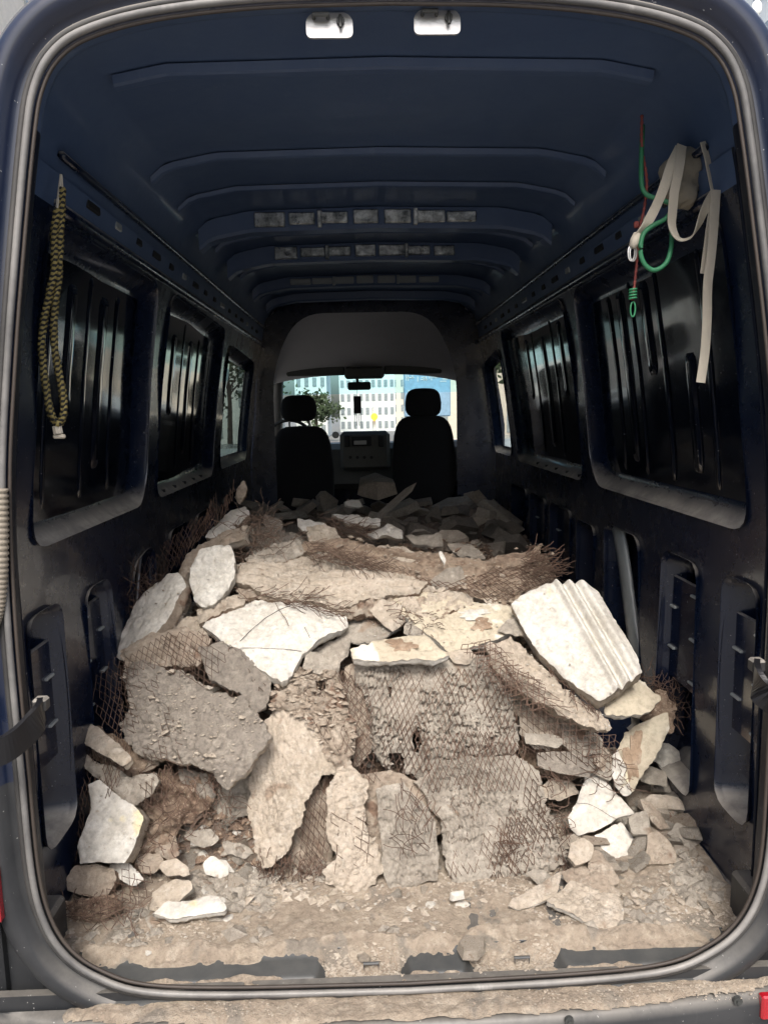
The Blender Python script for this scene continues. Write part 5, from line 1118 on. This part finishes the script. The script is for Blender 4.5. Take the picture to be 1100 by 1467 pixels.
# crumbs resting on some slab faces
def ontop(o_,n_,smax,mat,label):
    pl,L=PLS[o_.name]; lo,hi=L.min(0),L.max(0); q=RNG.uniform(lo,hi,(n_*3,2)); q=q[inside(q,L)][:n_]; P=pl.P(q[:,0],q[:,1],np.full(len(q),.004)); 
    c=crumbs('loose_grit',label,P,.001,smax,mat)
ontop(A1,500,.006,'beige','pale grit on the big grey slab'); ontop(B1,60,.003,'beige','sparse grit on the white cracked slab'); ontop(G1,260,.006,'tan','tan crumbs on the wide beige slab'); ontop(F1,360,.007,'beige','crumbs on the long top slab'); ontop(J1,120,.005,'white','white grit on the cream faced slab')
ontop(V2,260,.010,'beige','crumbs on the crumbling tan slab'); ontop(L1,160,.007,'white','white grit on the diagonal slab')
for o_,n_,sm,mt,lb in ((T,260,.010,'greyw','broken mortar bits stuck on the upright central slab'),(Sb,120,.007,'greyw','mortar bits on the lowest central slab'),(V1,120,.007,'beige','bits on the tall beige slab'),(W1,120,.010,'beige','bits on the hanging flap'),(G2,160,.010,'beige','bits on the middle tan layer'),
    (AA,60,.005,'beige','grit on the white block'),(K1,50,.005,'beige','grit on the fluted moulding'),(I1,40,.006,'white','grit on the curved shell'),(C1,40,.006,'white','grit on the white lump'),(D1,60,.006,'tan','grit on the long sloping white slab'),(V2,200,.02,'tan','larger lumps on the crumbling tan slab'),(F1,120,.02,'tan','larger lumps on the long top slab'),(A1,60,.016,'beige','larger lumps on the big grey slab')):
    ontop(o_,n_,sm,mt,lb)
rs=random.Random(33); SHT=[]
for (ux,vy,Y,sz,nx_) in [(x_,y_,Y_,z_,q_) for x_,y_,Y_,z_,q_ in ((150,1150,.50,34,-.3),(205,1085,.52,34,-.2),(235,1210,.42,34,.1),(212,1235,.37,26,0),(180,1250,.33,26,-.1),(265,1160,.50,30,.1),(290,1200,.45,26,0),(310,1245,.37,26,.1),(338,1215,.44,28,.1),(250,1245,.35,24,-.1),
    (400,960,.66,32,-.1),(455,950,.66,30,.1),(560,880,.80,30,.1),(600,905,.74,26,0),(660,935,.66,30,.1),(740,900,.72,26,.2),(380,780,1.12,36,0),(470,775,1.10,40,.1),(560,795,1.04,40,0),(650,835,.93,36,.1),(350,820,.96,30,-.2),
    (770,1045,.60,36,.1),(830,1060,.58,34,.2),(870,1090,.56,30,.2),(930,1110,.66,34,-.2),(960,1090,.74,34,-.3),(985,1130,.68,32,-.3),(940,1160,.58,30,-.1),(975,1170,.58,28,-.2),(905,1225,.42,28,0),(945,1245,.40,26,0),(1000,1190,.52,26,-.2),(800,1130,.56,30,.2),(780,1260,.30,26,.1),(850,1255,.32,24,0))]:
    k=rs.randint(6,8); a0=rs.uniform(0,6.28); st_=rs.uniform(.45,.75); px=[]
    for i in range(k):
        a_=2*math.pi*(i+rs.uniform(-.28,.28))/k; rr=sz*rs.uniform(.7,1.15); dx,dy=rr*math.cos(a_),rr*st_*math.sin(a_); px.append((ux+dx*math.cos(a0*.15)-dy*math.sin(a0*.15),vy+dx*math.sin(a0*.15)+dy*math.cos(a0*.15)))
    mt=rs.choice(['greyw','beige','beige','tan','greyw','white' if vy>1000 else 'greyw']); p=hit(ux,vy,y=Y)
    o=SL(auto(p,sz/500,mt,'thin sheet'),px,(ux,vy,Y),(nx_,-rs.uniform(.5,.9),rs.uniform(.4,.9)),rs.uniform(.010,.018),mt,'beige' if mt!='tan' else 'brown',mode=rs.choice(['smooth','rough','half']),sp=.0065,amp=.6,jag=.008,group='thin plaster sheets between the larger slabs')
# ---------- dark pile deep inside: individual slabs on the mound
random.seed(21)
cnt=0
BG=[]
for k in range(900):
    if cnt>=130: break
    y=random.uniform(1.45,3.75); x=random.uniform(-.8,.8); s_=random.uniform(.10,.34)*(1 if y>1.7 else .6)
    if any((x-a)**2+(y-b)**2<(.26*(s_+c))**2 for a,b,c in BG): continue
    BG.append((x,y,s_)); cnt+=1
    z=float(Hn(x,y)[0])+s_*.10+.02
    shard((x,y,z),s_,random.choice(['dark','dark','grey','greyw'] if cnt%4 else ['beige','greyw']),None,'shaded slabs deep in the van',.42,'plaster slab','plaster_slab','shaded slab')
o=shard(tuple(hit(540,697,y=2.9)),.42,'dark','broad dark slab lying highest in the shaded heap behind the centre console',None,.12,'plaster slab','plaster_slab')
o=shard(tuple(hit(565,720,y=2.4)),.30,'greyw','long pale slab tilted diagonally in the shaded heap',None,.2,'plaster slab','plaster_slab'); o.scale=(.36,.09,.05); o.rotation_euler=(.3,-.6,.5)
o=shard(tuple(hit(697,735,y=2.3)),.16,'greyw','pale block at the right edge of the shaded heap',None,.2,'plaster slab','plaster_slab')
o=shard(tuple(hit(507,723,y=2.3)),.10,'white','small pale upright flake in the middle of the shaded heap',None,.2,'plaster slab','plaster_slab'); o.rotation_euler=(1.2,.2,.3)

# neighbours that read alike are told apart by their order
from collections import defaultdict
dd=defaultdict(list)
for o in COL.objects:
    if o.name.startswith(('rubble_shard','plaster_slab')) and o.parent is None and 'label' in o: dd[o['label']].append(o)
OR=['leftmost','second','third','fourth','fifth','sixth','seventh','eighth','ninth','tenth','eleventh','twelfth']
for l,os_ in dd.items():
    if len(os_)<2: continue
    os_.sort(key=lambda o:(o.location.x+.07)/(o.location.y+1.55))
    l2=l.replace('plaster ','') if len(l.split())>12 else l
    if len(l2.split())>13: l2=l2.replace('just ','').replace(' the ',' ',1)
    l=l2
    for i,o in enumerate(os_):
        if len(os_)==2: o['label']=l+', the '+('left one' if i==0 else 'right one')
        elif i==len(os_)-1: o['label']=l+', rightmost'
        else: o['label']=l+(', leftmost' if i==0 else f', {OR[min(i,11)]} from left')
# ============================================================ things hanging on the walls
def wx(u,v,x): return hit(u,v,x=x)
# yellow and black rope loop at left
rp=empty('braided_rope',tuple(hit(80,400,y=.22)),'yellow and black braided rope loop hanging on the left wall','rope')
def braid(px,Y,r,name):
    P=smoothline([hit(u,v,y=Y) for u,v in px],120); P=resample(P,.006,False); 
    t=np.gradient(P,axis=0); t/=np.linalg.norm(t,axis=1)[:,None]; A=np.cross(t,(0,1,0)); A/=np.linalg.norm(A,axis=1)[:,None]; B_=np.cross(t,A)
    s_=np.arange(len(P))*.006/.022*2*math.pi
    for k,mt in ((0,'yellow'),(math.pi,'yellow'),(math.pi/2,'black'),(3*math.pi/2,'black')):
        q=P+A*(np.cos(s_+k)*r*.62)[:,None]+B_*(np.sin(s_+k)*r*.62)[:,None]; v,f=tube(q,r*.6,6); o=mesh(name,v,f,MT[mt],smooth=True); o.parent=rp; o.location=-Vector(rp.location)
braid([(90,270),(88,310),(86,350),(84,400),(79,440),(78,490),(84,530),(90,560),(92,590),(86,608)],.20,.0082,'rope_strand')
braid([(82,300),(78,340),(79,380),(74,410),(65,450),(60,490),(63,530),(68,565),(74,595),(84,610)],.185,.0082,'rope_strand')
p=hit(86,614,y=.19); b=MB(); b.tube([p+np.array((-.006,0,.006)),p+np.array((-.004,0,-.012))],.011,8); b.box((p[0]-.002,p[1],p[2]-.018),(.026,.014,.010),.003); child(rp,b,'end_clip',MT['strapw'])
p=hit(88,250,y=.2); b=MB(); b.tube([p+np.array((0,0,.0)),p+np.array((.0,0,-.06))],.003,5); b.tube([p+np.array((-.0,0,.0)),hit(82,300,y=.19)],.003,5); child(rp,b,'hanging_loop',MT['strapw'])
# white strap, right
st=empty('webbing_strap',tuple(hit(970,230,y=.30)),'long off white webbing strap looped and dangling on the right wall','strap')
def strap(px,Y,wd,axs,name='strap_band',mat='strapw',par=st):
    Yv=np.full(len(px),Y) if np.isscalar(Y) else Y; P=smoothline([hit(u,v,y=y) for (u,v),y in zip(px,Yv)],40)
    A=np.array(axs,float); A=np.stack([np.interp(np.linspace(0,1,len(P)),np.linspace(0,1,len(A)),A[:,k]) for k in range(3)],1) if A.ndim==2 else A
    V,Fc=ribbon(P,wd,A,.0012); o=mesh(name,V,Fc,MT[mat],smooth=False); o.parent=par; o.location=-Vector(par.location); return o
strap([(974,210),(962,235),(950,270),(938,298),(926,320),(912,338)],[.30,.28,.27,.27,.27,.28],.024,(.8,.1,.5))
strap([(976,208),(972,240),(966,270),(963,300),(962,322),(968,338),(978,343),(990,338),(1000,322),(1010,298),(1024,275)],[.30,.27,.26,.26,.26,.25,.25,.25,.25,.25,.26],[.024]*41 if False else .024,[(1,.2,0),(1,.2,0),(1,.3,0),(.8,.6,.2),(.5,.8,.4),(.7,.3,.6),(.8,.2,.5)])
strap([(1025,272),(1022,320),(1018,365),(1013,410),(1012,460),(1009,505),(1003,548)],.235,.023,(1,.15,0))
strap([(1024,275),(1017,310),(1012,345),(1006,392)],.25,.014,(.9,.3,0))
strap([(1006,203),(1012,225),(1017,250),(1022,275)],.27,.016,(.9,.3,0))
b=MB(); 
for k in range(2):
    c=hit(904+k*3,362,y=.28); b.tube([(c[0]+.008*math.cos(a),c[1]+.002*k,c[2]+.019*math.sin(a)) for a in np.linspace(0,2*math.pi,18,endpoint=False)],.0018,5,True)
child(st,b,'ring',MT['silver'])
p=hit(909,345,y=.28); b=MB(); b.tube([p+np.array((.006,0,.016)),p,p+np.array((-.006,0,-.016))],[.010,.012,.009],8); child(st,b,'knot',MT['strapw'],True)
# cloth bundle
c=hit(978,248,y=.33); v,f=blob(tuple(c+np.array((.005,.02,-.005))),(.085,.07,.115),2.6,40); V=np.array(v); r_=V-c; rr=.5+.0*V[:,0]; 
V=c+r_*(1+.55*np.abs(fbm(V[:,0]*1.5+V[:,1],V[:,2],24,4,71))+.2*fbm(V[:,0],V[:,2]*.5,60,3,72))[:,None]-np.outer(np.exp(-(np.abs(r_[:,2]+.004+r_[:,0]*.5)/.008))*.020,(0,-1,0)); o=mesh('cloth_bundle',V,f,MT['cloth'],smooth=True,center=True); tag(o,'crumpled beige cloth bundle stuffed in the right upper wall opening','cloth')
# green cord
P=smoothline([hit(u,v,y=y) for u,v,y in ((942,195,.36),(950,230,.36),(955,265,.36),(920,180,.33),(918,255,.30),(925,278,.29),(946,286,.28),(962,294,.27),(954,312,.27),(932,325,.27),(920,338,.27),(917,362,.27),(924,380,.27),(938,387,.27),(954,376,.27),(961,352,.28),(962,320,.29),(962,300,.31))][3:],110)
v,f=tube(P,.0058,8); o=mesh('green_cord',v,f,MT['green'],smooth=True,center=True); tag(o,'green elastic cord looped below the white strap on the right wall','cord')
# red cord
rc=empty('red_cord',tuple(hit(920,300,y=.30)),'thin red cord with green wound end loop hanging beside the green cord','cord')
P=smoothline([hit(u,v,y=.315) for u,v in ((919,165),(919,210),(926,260),(922,300),(915,330),(912,370),(908,412),(905,430))],80); P=resample(P,.004,False); s_=np.arange(len(P))
v,f=tube(P,.0034+.0009*np.sin(s_*1.9),7); o=mesh('cord',v,f,MT['redc'],smooth=True); o.parent=rc; o.location=-Vector(rc.location)
b=MB(); p=hit(906,422,y=.31)
for k in range(4): c=p+np.array((0,0,.012-.007*k)); b.tube([(c[0]+.0085*math.cos(a),c[1]+.008*math.sin(a),c[2]+.001*math.cos(a)) for a in np.linspace(0,2*math.pi,14,endpoint=False)],.0026,5,True)
c=hit(906,443,y=.31); b.tube([(c[0]+.006*math.cos(a),c[1],c[2]+.018*math.sin(a)) for a in np.linspace(0,2*math.pi,20,endpoint=False)],.0022,5,True); child(rc,b,'green_end',MT['green'],True)
p=hit(911,322,y=.31); b=MB(); b.box(tuple(p),(.012,.012,.016),.003); child(rc,b,'clip',MT['redc'])
# corrugated hose at the far left
P=[hit(u,v,y=-.02) for u,v in ((0,700),(1,760),(0,820),(-4,870),(-14,900))]; P=smoothline(P,90); s_=np.arange(len(P)); v,f=tube(P,.016+.0025*np.sin(s_*2.1),10); o=mesh('corrugated_hose',v,f,MT['hose'],smooth=True,center=True); tag(o,'tan corrugated hose hanging at the left edge beside the rear door','hose')

# ============================================================ OUTSIDE
def building(label,x0,x1,y0,y1,h,mat,nf,nx,faces=('y0',),zoff=-.7,wf=.5,hf=.55,group=None):
    root=empty('building',((x0+x1)/2,(y0+y1)/2,zoff),label,'building',group)
    b=MB(); b.box(((x0+x1)/2,(y0+y1)/2,zoff+h/2),(x1-x0,y1-y0,h)); b.box(((x0+x1)/2,(y0+y1)/2,zoff+h+.15),(x1-x0+.4,y1-y0+.4,.3)); child(root,b,'wall',mat)
    fh=h/nf; m1=None
    for fc in faces:
        L=(x1-x0) if fc[0]=='y' else (y1-y0)
        for i in range(nx):
            for j in range(nf):
                w_=L/nx*wf; hh=fh*hf; t=-L/2+L/nx*(i+.5); z=zoff+fh*(j+.5)
                if fc[0]=='y': c=((x0+x1)/2+t,(y0 if fc=='y0' else y1),z); d=(w_,.12,hh)
                else: c=((x0 if fc=='x0' else x1),(y0+y1)/2+t,z); d=(.12,w_,hh)
                b=MB(); b.box((0,0,0),d)
                key=(label,fc)
                if key not in WM: WM[key]=b.build('window',MT['win']).data; bpy.data.objects.remove(bpy.data.objects[-1]) if False else None
                o=link('window',WM[key]) if False else None
                o=bpy.data.objects.new('window',WM[key]); COL.objects.link(o); o.parent=root; o.location=Vector(c)-Vector(root.location)
    return root
WM={}
_mb=MB
def building_windows_cleanup():
    pass
def far(u,v,Y): return hit(u,v,y=Y)
# ahead through the windscreen
building('pale white apartment block with rows of small windows seen through the windscreen',-5.6,-3.0,60,68,9,MT['bwhite'],7,4)
building('long pale facade closing the street ahead',-2.4,3.2,74,82,11,MT['bgrey'],8,9,('y0',),wf=.55,hf=.5)
building('taller cream block behind the long pale facade',-1,9,95,105,19,MT['bbeige'],12,9,('y0',),wf=.45)
building('grey building left of the street ahead',-18,-6.5,48,60,8,MT['bgrey'],4,5,('y0','x1'))
building('low cream shop building right of the street ahead',3.0,14,40,55,9,MT['bbeige'],3,5,('y0','x0'))
building('long beige tiled building along the left side of the van',-14,-7.5,6,32,16,MT['bbeige'],8,8,('x1','y0'),wf=.35,hf=.4)
building('tall hazy white building at the upper right',13.5,24,18,34,17,MT['bwhite'],8,6,('x0','y0'),wf=.4)
building('grey building at the right side of the street behind the van',9,20,-22,6,9,MT['bgrey'],4,8,('x0',))
building('white building at the left side of the street behind the van',-20,-9,-24,2,9,MT['bwhite'],4,8,('x1',))
# blue sign
sg=empty('shop_sign',(3.2,34,-.7),'large blue vertical sign with white characters seen through the windscreen','sign')
p0=far(575,545,34); b=MB(); b.box((3.0,34,2.1),(2.2,.25,2.2),.05); child(sg,b,'board',MT['sign']); b=MB()
for q in((2.1,-.7),(3.9,-.7)): b.tube([(q[0],34.1,-.7),(q[0],34.1,.1)],.06,8)
child(sg,b,'post',MT['bgrey'])
b=MB(); r0=random.Random(5)
for cx,cz,sz in ((2.2,2.85,.4),(2.75,2.85,.4),(3.3,2.85,.4),(3.8,2.85,.4),(2.2,2.2,.22),(2.2,1.8,.22),(2.2,1.4,.22),(2.2,1.0,.22)):
    for k in range(5):
        if r0.random()<.5: b.box((cx+r0.uniform(-.3,.3)*sz,33.86,cz+(k/4-.5)*sz),(sz*r0.uniform(.5,.95),.02,sz*.11))
        else: b.box((cx+(k/4-.5)*sz,33.86,cz+r0.uniform(-.2,.2)*sz),(sz*.11,.02,sz*r0.uniform(.5,.95)))
child(sg,b,'characters',MT['signw'])
# amber light on a pole
p=far(536,597,24); tl=empty('warning_light',(p[0],24,-.7),'amber warning light on a pole in the street ahead','street light'); b=MB(); b.tube([(p[0],24.05,-.7),(p[0],24.05,p[2]+.3)],.05,8); child(tl,b,'pole',MT['bgrey']); b=MB(); b.tube([(p[0],23.98,p[2]),(p[0],23.85,p[2])],.12,16); child(tl,b,'lamp',MT['amber'])
# trees
def tree(x,y,h,r,label,grp='street trees',nl=1500):
    t=empty('tree',(x,y,-.7),label,'tree',grp); b=MB()
    b.tube([(x,y,-.7),(x+.1,y,h*.35-.7),(x,y+.1,h*.75-.7)],[.16,.12,.05],8)
    for k in range(6):
        a_=k*1.05; b.tube([(x,y,h*.4-.7+.2*k),(x+r*.6*math.cos(a_),y+r*.6*math.sin(a_),h*.6-.7+.3*k)],[.06,.02],6)
    child(t,b,'trunk',MT['bark']); c=np.array((x,y,h*.68-.7)); cl=[c+RNG.normal(0,1,3)*np.array((r*.5,r*.5,r*.42)) for _ in range(22)]
    V=[];Fc=[]
    for i in range(nl):
        q=cl[RNG.integers(22)]+RNG.normal(0,r*.2,3); s_=RNG.uniform(.08,.2); d1=RNG.normal(0,1,3);d1/=np.linalg.norm(d1); d2=np.cross(d1,RNG.normal(0,1,3)); d2/=np.linalg.norm(d2); n0=len(V); V+=[q-d1*s_,q+d2*s_*.5,q+d1*s_,q-d2*s_*.5]; Fc.append((n0,n0+1,n0+2,n0+3))
    o=mesh('crown',V,Fc,MT['leaf']); o.parent=t; o.location=-Vector(t.location)
tree(-7.5,40,7.5,2.4,'leafy street tree ahead on the left seen through the windscreen'); tree(-3.4,50,3.6,1.4,'small leafy tree in the middle distance ahead'); tree(5.2,20,6,2.0,'leafy tree on the right side of the street ahead'); tree(-5.2,9,6,1.8,'leafy tree beside the left of the van'); tree(6.5,7,6,1.8,'leafy tree beside the right of the van')
# parked cars ahead, simple but shaped
def car(x,y,c,label):
    t=empty('parked_car',(x,y,-.7),label,'car','cars parked in the street ahead'); b=MB()
    prof=[(-.9,-.4),(-.95,.0),(-.8,.18),(.8,.18),(.95,0),(.9,-.4)]
    def loft(secs):
        V=[];Fc=[];k=len(secs[0])
        for s_ in secs: V+=s_
        for i in range(len(secs)-1):
            for j in range(k): l=(j+1)%k; Fc.append((i*k+j,i*k+l,(i+1)*k+l,(i+1)*k+j))
        Fc+=[tuple(range(k))[::-1],tuple((len(secs)-1)*k+j for j in range(k))]; return V,Fc
    def sec(yy,hw,z0,z1): return [(x-hw,y+yy,z0),(x-hw*1.0,y+yy,(z0+z1)/2),(x-hw*.85,y+yy,z1),(x+hw*.85,y+yy,z1),(x+hw,y+yy,(z0+z1)/2),(x+hw,y+yy,z0)]
    v,f=loft([sec(-2.1,.75,-.45,-.05),sec(-1.9,.86,-.5,.1),sec(-1,.9,-.5,.18),sec(1,.9,-.5,.16),sec(1.9,.85,-.5,.02),sec(2.15,.7,-.45,-.15)]); b.add(v,f); o=child(t,b,'body',c)
    b=MB(); v,f=loft([sec(-1.7,.7,.1,.16),sec(-1.1,.72,.12,.6),sec(.3,.72,.12,.64),sec(1.1,.74,.12,.2)]); b.add(v,f); child(t,b,'cabin',MT['win'])
    for sx in(-1,1):
        for sy in(-1.3,1.3):
            b=MB(); b.tube([(x+sx*.78,y+sy,-.4),(x+sx*.92,y+sy,-.4)],.31,16); child(t,b,'wheel',MT['black'])
car(-2.9,15,MT['bwhite'],'white car parked in the street ahead on the left'); car(3.6,17,MT['bgrey'],'grey car parked in the street ahead on the right')
# street lamp at upper right
p=hit(1083,12,y=9); sl=empty('street_lamp',(p[0],9,-.7),'thin street lamp with round head at the upper right','street lamp'); b=MB(); b.tube([(p[0]+.15,9.0,-.7),(p[0]+.15,9,p[2]-.3),(p[0],9,p[2]-.1)],.035,8); child(sl,b,'pole',MT['bgrey']); v,f=blob((p[0],9,p[2]),(.14,.1,.2),2.2,16); o=mesh('lamp_head',v,f,MT['bgrey'],smooth=True); o.parent=sl; o.location=-Vector(sl.location)
# remove the template window objects left at the origin
for o in list(bpy.data.objects):
    if o.name.startswith('window') and o.parent is None: bpy.data.objects.remove(o)
